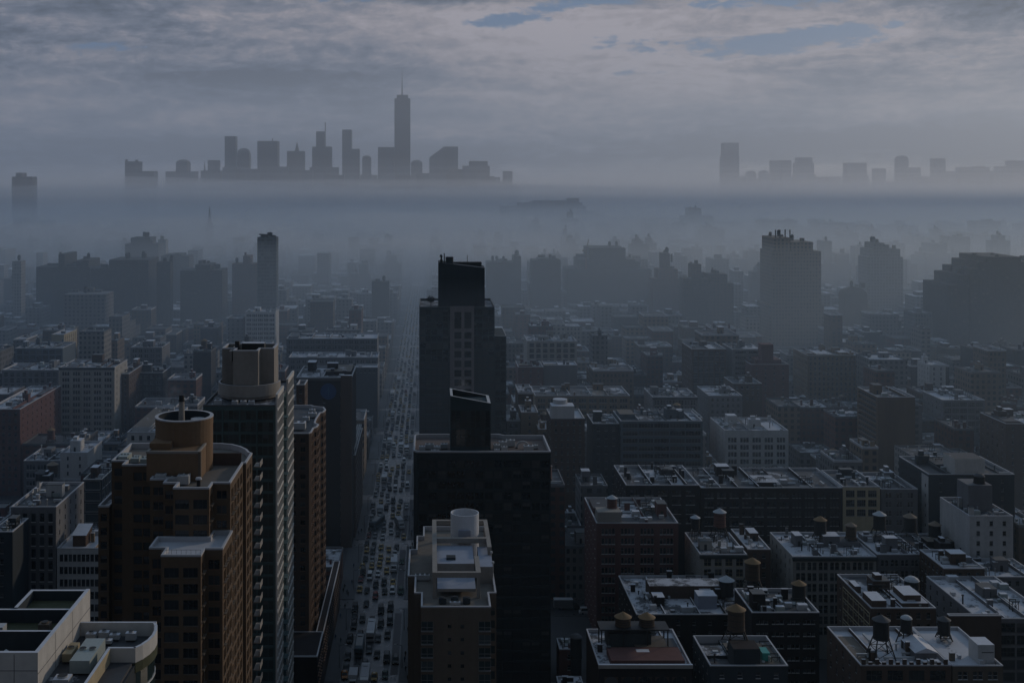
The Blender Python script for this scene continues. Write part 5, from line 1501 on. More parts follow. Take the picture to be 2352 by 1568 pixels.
# ================================================================ ordinary street blocks between the ones told apart
rng = random.Random(41)
FW = [('far brick', 'red brick'), ('far tan', 'tan'), ('far grey', 'grey'), ('far pale', 'pale'), ('far dark', 'dark'), ('far brown', 'brown'), ('far brick', 'russet'), ('far grey', 'ash grey')]
RF = [('roof dark', 'dark roof'), ('roof dark', 'bare tar roof'), ('roof patchy', 'patchy snow roof'), ('roof snow', 'snowy roof'), ('roof patchy', 'half melted roof'), ('roof dark', 'wet dark roof')]
KIND = ['walk_up', 'loft_building', 'row_house', 'brick_building', 'apartment_house']
ROWS = []
y = 505
while y < 1500:
    ROWS.append(y)
    y += 82
nfill, rest, HND = 0, [], list(BLD)
count = {}
for ri, y0 in enumerate(ROWS):
    for strip in (0, 1):
        yr = y0 + strip * 32
        ya, yb = yr, yr + 30
        xl, xr = at(-60, 700, ya).x, at(2410, 700, ya).x
        for side in (-1, 1):
            x = -39.0 if side < 0 else -5.0
            k = 0
            while (x > xl) if side < 0 else (x < xr):
                w = rng.choice([rng.uniform(7, 13), rng.uniform(11, 20), rng.uniform(18, 32)]) if ya < 1000 else rng.uniform(9, 24)
                a, b = (x - w, x) if side < 0 else (x, x + w)
                x = a - .15 if side < 0 else b + .15
                z = rng.choice([rng.uniform(13, 22), rng.uniform(16, 32), rng.uniform(22, 42), rng.uniform(30, 58)])
                if strip == 1:
                    z *= .85
                ya, yb = yr + (rng.uniform(0, 9) if strip else 0), yr + (30 if strip else rng.uniform(18, 30))
                bad = False
                for (c0, c1, d0, d1, hz, *_r) in HND:
                    if a < c1 + .3 and b > c0 - .3 and ya < d1 + .3 and yb > d0 - .3:
                        bad = True
                        break
                if bad:
                    continue
                ua, ub = proj((a, ya, 20))[0], proj((b, ya, 20))[0]
                lim = 0
                for (c0, c1, d0, d1, hz, hu0, hu1, hv, hvb) in HND:
                    if d0 > ya and hu0 < ub and hu1 > ua:
                        lim = max(lim, hvb)
                vt = proj((a, ya, z))[1]
                if lim and vt < lim:
                    z = at((ua + ub) / 2, lim, ya).z - rng.uniform(0, 2)
                if z < 5:
                    continue
                # behind something nearer for its whole height: the photo shows nothing of it
                vis = True
                for (c0, c1, d0, d1, hz, hu0, hu1, hv, hvb) in HND:
                    if d1 < ya and hu0 <= ua and hu1 >= ub and hv + 2 < proj((a, yb, z))[1] and hv < vt:
                        vis = False
                        break
                if not vis:
                    continue
                k += 1
                if nfill >= 520 or ya > 1290:
                    rest.append((a, b, ya, yb, z))
                    continue
                wm, wn = rng.choice(FW)
                rm, rn = rng.choice(RF)
                kd = rng.choice(KIND)
                extra = rng.choice(['', ' and stair hut', ' and chimneys'])
                sd = 'west' if side > 0 else 'east'
                pos = ('front' if strip == 0 else 'rear')
                ct = count.setdefault((ri, side, strip), 0)
                count[(ri, side, strip)] += 1
                lb = f"{wn} {kd.replace('_', ' ')}, {rn}{extra}, {ORD[min(ct, 19)]} {pos} lot {sd}, row {ORD[min(ri, 19)]}"
                t = thing(kd, lb, 'building', ((a + b) / 2, (ya + yb) / 2, 0), 0, 'street blocks')
                hw, hd = (b - a) / 2, (yb - ya) / 2
                MB().prism(rect(-hw, hw, -hd, hd), 0, z).build('wall', wm, t)
                rf = roof_top(t, rect(-hw, hw, -hd, hd), z + 1.0, rm, rng.choice(['coping', 'dark coping', 'grey stone']), .9, 1.05, .35)
                mw = {'far brick': 'red brick', 'far tan': 'tan brick', 'far grey': 'grey stone', 'far pale': 'pale stone', 'far dark': 'dark brick', 'far brown': 'brownstone'}[wm]
                if ya < 1000:
                    clutter(t, rf, -hw + .5, hw - .5, -hd + .5, hd - .5, z + .1, rng, (8 if ya < 760 else 5) if extra else 4, 'stair' in extra or rng.random() < .35, mw)
                elif rng.random() < .6:
                    MB().box(-hw * .3, hw * .3, -hd * .2, hd * .4, z, z + rng.uniform(3, 5), 0, top=1).build('bulkhead', [mw, 'snow'], rf)
                if ya < 900 and rng.random() < .17 and b - a > 9:
                    p = proj(((a + b) / 2, ya + 8, z + 7))
                    cn = rng.choice(['cone grey', 'cone tan', 'cone dark', 'cone orange'])
                    tank(f"{cn[5:]} coned tank on the {wn} {kd.replace('_', ' ')}, {ORD[min(ct, 19)]} {pos} lot {sd}, row {ORD[min(ri, 19)]}", p[0], p[1], 2.2 * F / (ya + 8), ya + 8, z + .1, rng.choice(['tank wood', 'tank dark', 'tank red']), cn)
                nfill += 1
# beyond that the roofs run together in the fog: one mass
mb = MB()
for (a, b, ya, yb, z) in rest:
    mb.box(a, b, ya, yb, 0, z, 0, top=rng.choice([1, 1, 3, 3, 2]))
    if rng.random() < .4:
        w = (b - a) * .3
        mb.box(a + w, b - w, ya + 8, yb - 8, z, z + 4, 0, top=2)
y = ROWS[-1] + 82
while y < 2900:
    x = at(-100, 600, y).x
    while x < at(2450, 600, y).x:
        w = rng.uniform(8, 26)
        if not (x < -4 and x + w > -40) and x + w < at(2450, 600, y).x + 40:
            lim = 0
            ua, ub = proj((x, y, 20))[0], proj((x + w, y, 20))[0]
            for (c0, c1, d0, d1, hz, hu0, hu1, hv, hvb) in HND:
                if y < d0 < 3200 and hu0 < ub and hu1 > ua:
                    lim = max(lim, min(hvb, hv + 45))
            z = rng.uniform(8, 34) if rng.random() < .8 else rng.uniform(36, 70)
            if lim:
                z = min(z, at((ua + ub) / 2, lim, y).z)
            if z > 6:
                if rng.random() < .35:
                    mb.box(x + w * .2, x + w * .6, y + 3, y + 9, z, z + rng.uniform(2, 6), 0, top=rng.choice([2, 3]))
                mb.box(x, x + w, y, y + rng.uniform(16, 50), 0, z, 0, top=rng.choice([1, 1, 3, 3, 2]))
        x += w + rng.choice([.3, .3, .3, 12])
    y += 41
o = mb.build('distant_rooftops', ['far grey', 'roof patchy', 'snow', 'roof dark'])
tag(o, 'mass of distant rooftops running together in the fog', 'rooftops', kind='stuff')
# ================================================================ ground, avenue, pavements, markings
m, nt, b = new_mat('ground soil')
tc = nd(nt, 'ShaderNodeTexCoord').outputs['Object']
n = noise(nt, tc, .05, 6)
nt.links.new(mixc(nt, n, (.02, .02, .022), (.06, .06, .065)), b.inputs['Base Color'])
b.inputs['Roughness'].default_value = .8
MATS['ground'] = m
m, nt, b = new_mat('wet asphalt')
tc = nd(nt, 'ShaderNodeTexCoord').outputs['Object']
mp = nd(nt, 'ShaderNodeMapping', {'Vector': tc, 'Scale': (.5, .04, 1)}).outputs[0]
n1 = noise(nt, mp, 1.0, 5)
n2 = noise(nt, tc, .35, 5, .65)
f = mth(nt, 'ADD', mth(nt, 'MULTIPLY', n1, .6), mth(nt, 'MULTIPLY', n2, .4))
nt.links.new(mixc(nt, f, (.026, .027, .03), (.066, .067, .072)), b.inputs['Base Color'])
nt.links.new(mrange(nt, n2, .3, .7, .25, .45), b.inputs['Roughness'])
b.inputs['Specular IOR Level'].default_value = .6
MATS['asphalt'] = m
plain_mat('pavement', (.06, .061, .065), .7, vary=.6, scale=.25)
plain_mat('kerb stone', (.1, .1, .105), .7)
plain_mat('road paint', (.13, .13, .135), .6, vary=.5)
plain_mat('bus lane paint', (.06, .055, .058), .7, vary=.4, scale=.3)
structure(MB().box(-6800, 6800, -150, 7050, -.9, 0).build('ground', 'ground'))
mb = MB()
mb.face([(-6700, 2950, .05), (6700, 2950, .05), (6700, 7000, .05), (-6700, 7000, .05)])  # snow-pale sheet under the far fog, added to throw light up into it
roof_mat('fog bounce ground', .9, snow=(.7, .7, .72), base=(.12, .12, .13), scale=.02)
structure(mb.build('fog_bounce_ground', 'fog bounce ground'))
XL, XR = -32.4, -11.2
mb = MB()
mb.face([(XL, 60, .02), (XR, 60, .02), (XR, 3200, .02), (XL, 3200, .02)])
structure(mb.build('avenue_road', 'asphalt'))
mb = MB()
k = 0
cross = [331 + 82 * i for i in range(-3, 32)]
for yc in cross:
    mb.face([(-420, yc, .014), (XL, yc, .014), (XL, yc + 10, .014), (-420, yc + 10, .014)])
    mb.face([(XR, yc, .014), (520, yc, .014), (520, yc + 10, .014), (XR, yc + 10, .014)])
structure(mb.build('side_street_road', 'asphalt'))
for side in (0, 1):
    mb = MB()
    for i, yc in enumerate(cross[:-1]):
        a, b2 = yc + 10.2, cross[i + 1] - .2
        if side == 0:
            mb.box(-39.5, XL, a, b2, 0, .16, 0).box(XL, XL + .3, a, b2, 0, .17, 1)
        else:
            mb.box(XR, -4.0, a, b2, 0, .16, 0).box(XR - .3, XR, a, b2, 0, .17, 1)
    structure(mb.build('pavement', ['pavement', 'kerb stone']))
LW = (XR - XL) / 6
mb = MB()
for ln in range(1, 6):
    x = XL + LW * ln
    y = 260
    while y < 1500:
        if not any(c0 - 6 < y < c0 + 16 for c0 in cross):
            if ln in (1, 5):
                mb.face([(x - .09, y, .03), (x + .09, y, .03), (x + .09, y + 8, .03), (x - .09, y + 8, .03)])
            else:
                mb.face([(x - .07, y, .03), (x + .07, y, .03), (x + .07, y + 3, .03), (x - .07, y + 3, .03)])
        y += 8 if ln in (1, 5) else 9
for yc in cross:
    if yc < 1500:
        for yy in (yc - 4.6, yc + 10.8):
            x = XL + .6
            while x < XR - .8:
                mb.face([(x, yy, .03), (x + .55, yy, .03), (x + .55, yy + 3.6, .03), (x, yy + 3.6, .03)])
                x += 1.25
        mb.face([(XL + .3, yc + 15.6, .03), (XR - .3, yc + 15.6, .03), (XR - .3, yc + 16.0, .03), (XL + .3, yc + 16.0, .03)])
structure(mb.build('road_markings', 'road paint'))
mb = MB()
for i, yc in enumerate(cross[:20]):
    x0 = XL + LW * 5 + .2
    mb.face([(x0, yc + 16.4, .025), (XR - .5, yc + 16.4, .025), (XR - .5, yc + 76.5, .025), (x0, yc + 76.5, .025)])
structure(mb.build('bus_lane_surface', 'bus lane paint'))
structure(MB().box(44, 72, 486, 503, 0, .06).build('parking_lot_surface', 'asphalt'))

# ================================================================ vehicles
VS = 1.24
PAINT = {'black': (.006, .006, .007), 'white': (.62, .62, .62), 'silver': (.3, .31, .32), 'grey': (.07, .075, .08), 'yellow': (.4, .25, .05), 'red': (.16, .012, .01), 'blue': (.012, .03, .1), 'green': (.01, .05, .03), 'orange': (.5, .17, .01)}
for k, c in PAINT.items():
    plain_mat('paint ' + k, tuple(.7 * x for x in c), .45, spec=.32, vary=.05)
plain_mat('car glass', (.006, .008, .01), .3, spec=.3, vary=.1)
plain_mat('tyre', (.012, .012, .012), .8)
plain_mat('lamp', (.75, .74, .68), .3)


def loft_body(secs, mb, mi=0):
    """secs: list of (y, half width, z low, z high); closed hull of 8-gons along y"""
    rings = []
    for (y, w, a, b2) in secs:
        ch = min(.22, (b2 - a) * .3)
        rings.append([(-w, y, a + .02), (w, y, a + .02), (w, y, b2 - ch), (w - ch * .9, y, b2), (-w + ch * .9, y, b2), (-w, y, b2 - ch)])
    for i in range(len(rings) - 1):
        A, B2 = rings[i], rings[i + 1]
        for k in range(6):
            j = (k + 1) % 6
            mb.face([A[k], A[j], B2[j], B2[k]], mi, False)
    mb.face(rings[0][::-1], mi)
    mb.face(rings[-1], mi)


SPEC = {'sedan': (4.7, .9, .75, 1.42, 1.1), 'taxi_cab': (4.8, .92, .78, 1.5, 1.1), 'suv': (4.8, .96, .95, 1.75, .9), 'van': (5.4, 1.0, 1.05, 2.15, .55)}
PROTO, MESH = {}, {}


def car_meshes(kind, col):
    if (kind, col) in MESH:
        return MESH[(kind, col)]
    L, w, zb, zt, hood = SPEC[kind]
    h = L / 2
    mb = MB()
    tail = h - (.9 if kind in ('sedan', 'taxi_cab') else .1)
    loft_body([(-h, w * .86, .32, zb * .75), (-h + .25, w * .97, .25, zb * .9), (-h + hood + .1, w, .22, zb), (h - .5, w, .22, zb), (h, w * .9, .32, zb * .92)], mb)
    loft_body([(-h + hood + .75, w * .8, zb - .05, zt - .06), (-h + hood + 1.1, w * .82, zb - .05, zt), (tail - .8, w * .82, zb - .05, zt), (tail - .3, w * .78, zb - .05, zt - .1)], mb)
    if kind == 'taxi_cab':
        mb.box(-.3, .3, -.25, .05, zt - .02, zt + .17, 1)
    body_ = mb.mesh('body', ['paint ' + col, 'lamp'])
    mb = MB()
    y0, y1 = -h + hood, -h + hood + .82
    mb.face([(-w * .84, y0, zb + .015), (w * .84, y0, zb + .015), (w * .74, y1, zt - .09), (-w * .74, y1, zt - .09)])
    ws = mb.mesh('windscreen', 'car glass')
    mb = MB()
    for s in (-1, 1):
        x = w * .825 * s
        q = [(x, y0 + .85, zb + .06), (x, tail - .4, zb + .06), (x, tail - .85, zt - .18), (x, y1 + .1, zt - .18)]
        mb.face(q if s < 0 else q[::-1])
    sg = mb.mesh('side_glass', 'car glass')
    MESH[(kind, col)] = (body_, ws, sg)
    return MESH[(kind, col)]


wheel_mesh = None
lamp_mesh = MB().box(-.19, .19, -.04, .04, -.09, .09).mesh('headlight', 'lamp')
mbw = MB()
n = 12
for i in range(n):
    a, b2 = 2 * math.pi * i / n, 2 * math.pi * (i + 1) / n
    p = [(.33 * math.cos(x), .33 * math.sin(x)) for x in (a, b2)]
    mbw.face([(-.11, *p[0]), (-.11, *p[1]), (.11, *p[1]), (.11, *p[0])], 0)
    for s in (-.11, .11):
        mbw.face([(s, 0, 0), (s, *p[0]), (s, *p[1])], 0)
wheel_mesh = mbw.mesh('wheel', 'tyre')


def car(kind, col, x, y, rz, label, parts=True, group='traffic on the avenue'):
    L, w, zb, zt, hood = SPEC[kind]
    b_, ws, sg = car_meshes(kind, col)
    cat = {'taxi_cab': 'taxi', 'suv': 'car', 'sedan': 'car', 'van': 'van'}[kind]
    t = thing(kind if kind != 'sedan' else 'car', label, cat, (x, y, .03), rz, group)
    t.scale = (VS, VS, VS)
    link('body', b_, t)
    link('windscreen', ws, t)
    link('side_glass', sg, t)
    if parts:
        for sx in (-1, 1):
            for yy in (-L * .31, L * .3):
                link('wheel', wheel_mesh, t, (sx * (w - .1), yy, .33))
            link('headlight', lamp_mesh, t, (sx * w * .68, -L / 2 + .02, zb * .62))
    return t


def bus(label, x, y, rz=0.0, L=12.0, top='coping', side='frame white', w=1.28, h=3.1, group='traffic on the avenue', name='city_bus', cat='bus'):
    t = thing(name, label, cat, (x, y, .03), rz, group)
    t.scale = (VS, VS, VS)
    a = L / 2
    mb = MB()
    loft_body([(-a, w * .93, .35, h - .15), (-a + .3, w, .32, h), (a - .2, w, .32, h), (a, w * .95, .35, h - .1)], mb)
    mb.box(-w * .8, w * .8, -a + 2, a - 1, h, h + .07, 1)
    mb.box(-.7, .7, a - 3.2, a - 1.6, h + .07, h + .3, 1)
    mb.build('body', [side, top], t)
    mb = MB()
    mb.face([(-w * .88, -a - .02, 1.15), (w * .88, -a - .02, 1.15), (w * .85, -a + .02, 2.45), (-w * .85, -a + .02, 2.45)])
    mb.build('windscreen', 'car glass', t)
    for s in (-1, 1):
        mb = MB()
        x1 = s * (w + .012)
        q = [(x1, -a + .9, 1.35), (x1, a - .9, 1.35), (x1, a - .9, 2.4), (x1, -a + .9, 2.4)]
        mb.face(q if s > 0 else q[::-1])
        mb.build('window_band', 'car glass', t)
        for yy in (-a * .6, a * .55):
            o = link('wheel', wheel_mesh, t, (s * (w - .15), yy, .48))
            o.scale = (1.4, 1.45, 1.45)
    return t


def truck(label, x, y, rz=0.0, L=7.6, side='frame white', cab='paint white', group='traffic on the avenue'):
    t = thing('box_truck', label, 'truck', (x, y, .03), rz, group)
    t.scale = (VS, VS, VS)
    a = L / 2
    mb = MB().box(-1.22, 1.22, -a + 2.1, a, .75, 3.45, 0, top=1)
    mb.build('cargo_box', [side, 'coping'], t)
    mb = MB()
    loft_body([(-a, .95, .4, 1.25), (-a + .35, 1.05, .4, 1.45), (-a + .75, 1.05, .4, 2.35), (-a + 1.95, 1.05, .4, 2.45)], mb)
    cb = mb.build('cab', cab, t)
    mb = MB()
    mb.face([(-.92, -a + .3, 1.5), (.92, -a + .3, 1.5), (.86, -a + .7, 2.28), (-.86, -a + .7, 2.28)])
    mb.build('windscreen', 'car glass', cb)
    MB().box(-.45, .45, -a + 1.5, a - .3, .5, .74).build('chassis', 'steel black', t)
    for s in (-1, 1):
        for yy in (-a * .66, a * .55):
            o = link('wheel', wheel_mesh, t, (s * .98, yy, .43))
            o.scale = (1.2, 1.3, 1.3)
    return t


def on_road(u, v, z=3.0):
    p = at_z(u, v, z)
    return p.x, p.y


BIG = []
for (u, v, kind, lb) in [(852, 1440, 'bus', 'long white roofed bus in the second lane, nearer of two in line'), (838, 1545, 'bus', 'long white roofed bus at the very foot of the avenue'), (826, 1475, 'bus2', 'grey roofed bus with roof hatches along the east kerb'),
                         (811, 1552, 'truck', 'white topped van truck by the east kerb at the foot of the avenue'), (918, 1196, 'truck', 'white box truck slewed across the right lanes'), (883, 1092, 'bus', 'short white roofed bus right of the white framed roof deck'),
                         (895, 1012, 'truck', 'white box truck before the broad dark roof level'), (905, 1292, 'truck', 'small white box truck beside the notched parapet'), (866, 1194, 'bus2', 'grey topped bus angled out from the east kerb'),
                         (934, 1030, 'truck2', 'tan box truck near the west kerb'), (902, 950, 'truck', 'white box truck far up between yellow taxis'), (893, 900, 'bus', 'far white roofed bus up the avenue'), (921, 1023, 'truck2', 'green sided box truck in the middle lane'),
                         (873, 1169, 'truck', 'white topped truck parked at the east kerb'), (916, 868, 'bus', 'farthest white roofed bus before the haze')]:
    x, y = on_road(u, v)
    x = min(max(x, XL + 1.7), XR - 1.7)
    rz = -.32 if 'angled' in lb else (.3 if 'slewed' in lb else 0)
    if kind == 'bus':
        bus(lb, x, y, rz, 12 if 'short' not in lb else 9, 'coping', 'frame white')
        BIG.append((x, y, 12))
    elif kind == 'bus2':
        bus(lb, x, y, rz, 12, 'frame grey', 'blue grey')
        BIG.append((x, y, 12))
    else:
        truck(lb, x, y, rz, 7.6, 'frame white' if kind == 'truck' else ('machine green' if 'green' in lb else 'beige'))
        BIG.append((x, y, 7.6))
rg = random.Random(5)
COLS = ['black'] * 9 + ['grey'] * 5 + ['silver'] * 3 + ['white'] * 4 + ['blue', 'red', 'green']
LANES = ['east kerb lane', 'second lane', 'third lane', 'fourth lane', 'fifth lane', 'west bus lane']


def level(y):
    for lim, n_ in ((412, 'the beige tower'), (452, 'the broad dark roof'), (505, 'the winding coping'), (575, 'the round blue sign'), (632, 'the white framed roof deck'), (690, 'the dark central tower'), (800, 'the crossing past the central tower'), (905, 'the lower palace wing'), (1020, 'the long palace'), (1200, 'the hazy upper avenue')):
        if y < lim:
            return n_
    return 'the fogbound end of the avenue'


cnt, ncar, mass = {}, 0, MB()
for ln in range(6):
    x = XL + LW * (ln + .5)
    y = 405 + rg.uniform(0, 6)
    while y < 1900:
        g = rg.uniform(9.5, 17) if 1 <= ln <= 4 else (rg.uniform(7.6, 14) if ln == 0 else rg.uniform(16, 50))
        if y < 480:
            g *= 1.35
        if any(c0 - 3 < y < c0 + 13 for c0 in cross) and rg.random() < .6:
            y += 9
            continue
        if any(abs(bx - x) < 3.0 and abs(by - y) < L * VS / 2 + 4.0 for bx, by, L in BIG):
            y += 2.5
            continue
        kind = rg.choices(['sedan', 'taxi_cab', 'suv', 'van'], [5, 2.2, 3.2, 1.2])[0]
        col = 'yellow' if kind == 'taxi_cab' else rg.choice(COLS)
        if kind == 'van':
            col = rg.choice(['white', 'white', 'black', 'grey'])
        xx, yy = x + rg.uniform(-.45, .45), y + rg.uniform(-.6, .6)
        if ncar < 330 and y < 1150:
            key = (kind, col, ln, level(y))
            cnt[key] = cnt.get(key, 0) + 1
            kn = {'sedan': 'car', 'taxi_cab': 'taxi', 'suv': 'tall car', 'van': 'van'}[kind]
            car(kind, col, xx, yy, rg.uniform(-.03, .03), f"{ORD[min(19, cnt[key] - 1)]} {col} {kn}, {LANES[ln]}, level with {level(y)}", y < 640)
            ncar += 1
        else:
            b_, ws, sg = car_meshes(kind, col)
            mass.box(xx - .9, xx + .9, yy - 2.3, yy + 2.3, .25, .85, {'black': 0, 'grey': 0, 'blue': 0, 'green': 0, 'red': 0, 'silver': 1, 'white': 1, 'yellow': 2}[col])
            mass.box(xx - .75, xx + .75, yy - .9, yy + 1.7, .85, 1.45, {'black': 0, 'grey': 0, 'blue': 0, 'green': 0, 'red': 0, 'silver': 1, 'white': 1, 'yellow': 2}[col])
        y += g
o = mass.build('distant_traffic', ['paint grey', 'paint silver', 'paint yellow'])
tag(o, 'far traffic running together up the hazy avenue', 'traffic', kind='stuff')
car('taxi_cab', 'orange', XL + 1.6 - 0, 428, .1, 'orange taxi pulled in at the east kerb, foot of the avenue', True)
truck('grey box truck parked in the dark lot behind the broad tower', 56, 494, math.pi / 2, 8.4, 'frame grey', 'paint grey', None)
car('van', 'white', 64, 489, math.pi / 2, 'white van parked next to the truck in the dark lot', True, None)

# ================================================================ street lamps, bare street trees, people
lm = MB().frustum(0, 0, .11, .07, 0, 8.2, 8).mesh('pole', 'steel black')
la = MB().bar((0, 0, 8.1), (2.2, 0, 8.6), .12).mesh('arm', 'steel black')
lh = MB().box(2.0, 2.9, -.16, .16, 8.5, 8.68).mesh('lamp_head', 'duct')
for i, yc in enumerate(cross[3:13]):
    for s in (0, 1):
        for q, dy in enumerate((22, 58)):
            x = XL - .8 if s == 0 else XR + .8
            t = thing('street_lamp', f"street lamp, {'east' if s == 0 else 'west'} kerb, {'nearer' if q == 0 else 'farther'} of {ORD[i]} block, by {level(yc + dy)}", 'street lamp', (x, yc + dy, .16), 0 if s == 0 else math.pi, 'street lamps along the avenue')
            for n_, me in (('pole', lm), ('arm', la), ('lamp_head', lh)):
                link(n_, me, t)


def person_mesh(seed):
    r = random.Random(seed)
    me = bpy.data.meshes.new('person')
    st = r.uniform(.12, .3)
    V = [(0, 0, .95), (0, .01, 1.2), (0, 0, 1.42), (0, -.02, 1.52), (0, -.03, 1.66), (.1, 0, .9), (.11, -st * .5, .5), (.11, -st * .4, .09), (.11, -st * .4 - .16, .05), (-.1, 0, .9), (-.11, st * .3, .5), (-.11, st, .1), (-.11, st - .15, .05),
         (.2, 0, 1.38), (.25, .06, 1.1), (.25, -.06, .86), (-.2, 0, 1.38), (-.25, -.06, 1.1), (-.25, -.16, .88), (0, -.04, 1.76)]
    E = [(0, 1), (1, 2), (2, 3), (3, 4), (4, 19), (0, 5), (5, 6), (6, 7), (7, 8), (0, 9), (9, 10), (10, 11), (11, 12), (2, 13), (13, 14), (14, 15), (2, 16), (16, 17), (17, 18)]
    me.from_pydata(V, E, [])
    o = bpy.data.objects.new('person', me)
    COL.objects.link(o)
    sk = o.modifiers.new('skin', 'SKIN')
    rad = [.17, .16, .17, .06, .1, .1, .075, .05, .04, .1, .075, .05, .04, .075, .055, .04, .075, .055, .04, .07]
    for i, v in enumerate(me.skin_vertices[0].data):
        v.radius = (rad[i], rad[i] * .8)
        v.use_root = i == 0
    dg = bpy.context.evaluated_depsgraph_get()
    m2 = bpy.data.meshes.new_from_object(o.evaluated_get(dg))
    m2.name = 'person'
    bpy.data.objects.remove(o)
    return m2


PM = []
for k, cl in enumerate(('paint black', 'paint grey', 'paint blue', 'tank wood')):
    me = person_mesh(k)
    me.materials.clear()
    me.materials.append(MATS[cl])
    PM.append((me, ('black', 'grey', 'dark blue', 'brown')[k]))
pc = {}
for k in range(46):
    y = 410 + 5.2 * k + rg.uniform(-2, 2)
    s = rg.random() < .6
    x = rg.uniform(XR + 1.6, -7.5) if s else rg.uniform(-38, XL - 1.5)
    if any(c0 < y < c0 + 10 for c0 in cross):
        y += 11
    me, cn = PM[k % 4]
    key = (cn, s, level(y))
    pc[key] = pc.get(key, 0) + 1
    o = link('person', me, None, (x, y, .16), rg.uniform(-.3, .3) + (math.pi if rg.random() < .5 else 0))
    o.scale = (VS, VS, VS)
    tag(o, f"{ORD[min(19, pc[key] - 1)]} person in {cn} on the {'west' if s else 'east'} pavement, by {level(y)}", 'person', 'people on the pavements')
# ================================================================ haze, fog bank, sky, sun, camera
def air(name, label, x0, x1, y0, y1, z0, z1, dens, col, aniso):
    m = bpy.data.materials.new(name)
    m.use_nodes = True
    nt = m.node_tree
    nt.nodes.remove(nt.nodes['Principled BSDF'])
    v = nd(nt, 'ShaderNodeVolumePrincipled', {'Color': (*col, 1), 'Density': dens, 'Anisotropy': aniso, 'Absorption Color': (0, 0, 0, 1)})
    nt.links.new(v.outputs[0], nt.nodes['Material Output'].inputs['Volume'])
    o = MB().box(x0, x1, y0, y1, z0, z1).build(name, m)
    tag(o, label, 'haze', kind='stuff')
    return o


air('haze', 'thin even haze over the whole city', -7000, 7000, -200, 7200, -2, 575, HAZE_D, (.55, .8, 1.0), .5)
for k, (zt, y0, y1, dn, cl) in enumerate(FOGS):
    air('fog_bank', f'{ORD[k]} {"and thinnest " if k == 0 else ""}sheet of the mist lying over the farther city', -6900 + 9 * k, 6900 - 9 * k, y0, y1, -1.3 - .04 * k, zt, dn, cl, FOG_G)
rf = random.Random(23)
FP = [(520, 445, 3900, 700, 42, .0009), (900, 440, 3800, 800, 40, .001), (300, 440, 3600, 650, 46, .0009), (1250, 452, 3600, 700, 36, .0008), (1080, 432, 4600, 600, 50, .0008), (700, 436, 4700, 700, 52, .0008), (1500, 455, 3900, 800, 32, .0006), (1900, 440, 4900, 900, 44, .0005),
      (2250, 445, 4700, 800, 40, .0006), (120, 460, 3200, 600, 40, .0009), (700, 520, 2300, 330, 34, .0016), (980, 530, 2200, 300, 36, .002), (420, 540, 2000, 260, 30, .0016), (1250, 530, 2300, 320, 30, .0014), (1500, 500, 2900, 420, 32, .0009), (230, 530, 2300, 280, 34, .0015), (1750, 540, 2200, 260, 24, .0012),
      (2000, 500, 3300, 480, 30, .0008), (840, 590, 1750, 170, 30, .0022), (60, 560, 1900, 220, 34, .0016), (1120, 570, 1800, 180, 26, .002), (560, 570, 1800, 170, 30, .0016)]
for k, (u, v, Y, rx, rzz, dn) in enumerate(FP):
    m = bpy.data.materials.new('fog_patch')
    m.use_nodes = True
    nt = m.node_tree
    nt.nodes.remove(nt.nodes['Principled BSDF'])
    vv = nd(nt, 'ShaderNodeVolumePrincipled', {'Color': (*WHT, 1), 'Density': dn, 'Anisotropy': FOG_G, 'Absorption Color': (0, 0, 0, 1)})
    nt.links.new(vv.outputs[0], nt.nodes['Material Output'].inputs['Volume'])
    p = at(u, v, Y)
    mb = MB()
    N1, N2 = 18, 9
    ph = [rf.uniform(0, 6.28) for _ in range(6)]

    def ep(i, j):
        a, b = 2 * math.pi * i / N1, math.pi * j / N2 - math.pi / 2
        w = 1 + .16 * math.sin(3 * a + ph[0]) * math.cos(b) + .1 * math.sin(5 * a + ph[1]) * math.cos(b)
        return (rx * w * math.cos(a) * math.cos(b), rx * .6 * w * math.sin(a) * math.cos(b), rzz * (1 + .2 * math.sin(2 * a + ph[2]) * math.cos(b)) * math.sin(b))
    for j in range(N2):
        for i in range(N1):
            q = [ep(i, j), ep(i + 1, j), ep(i + 1, j + 1), ep(i, j + 1)]
            if j == 0:
                q = [q[0], q[2], q[3]]
            if j == N2 - 1:
                q = q[:3]
            mb.face(q, 0, True)
    me = mb.mesh('fog_patch', m)
    me.validate()
    bmm = __import__('bmesh').new()
    bmm.from_mesh(me)
    __import__('bmesh').ops.remove_doubles(bmm, verts=bmm.verts, dist=.01)
    bmm.to_mesh(me)
    bmm.free()
    tag(link('fog_patch', me, None, (p.x, p.y, max(p.z, rzz * .4))), f'drifting fog patch, {ORD[k % 20]} of the {"far" if Y > 3000 else "nearer"} ones over the roofs', 'fog', kind='stuff')
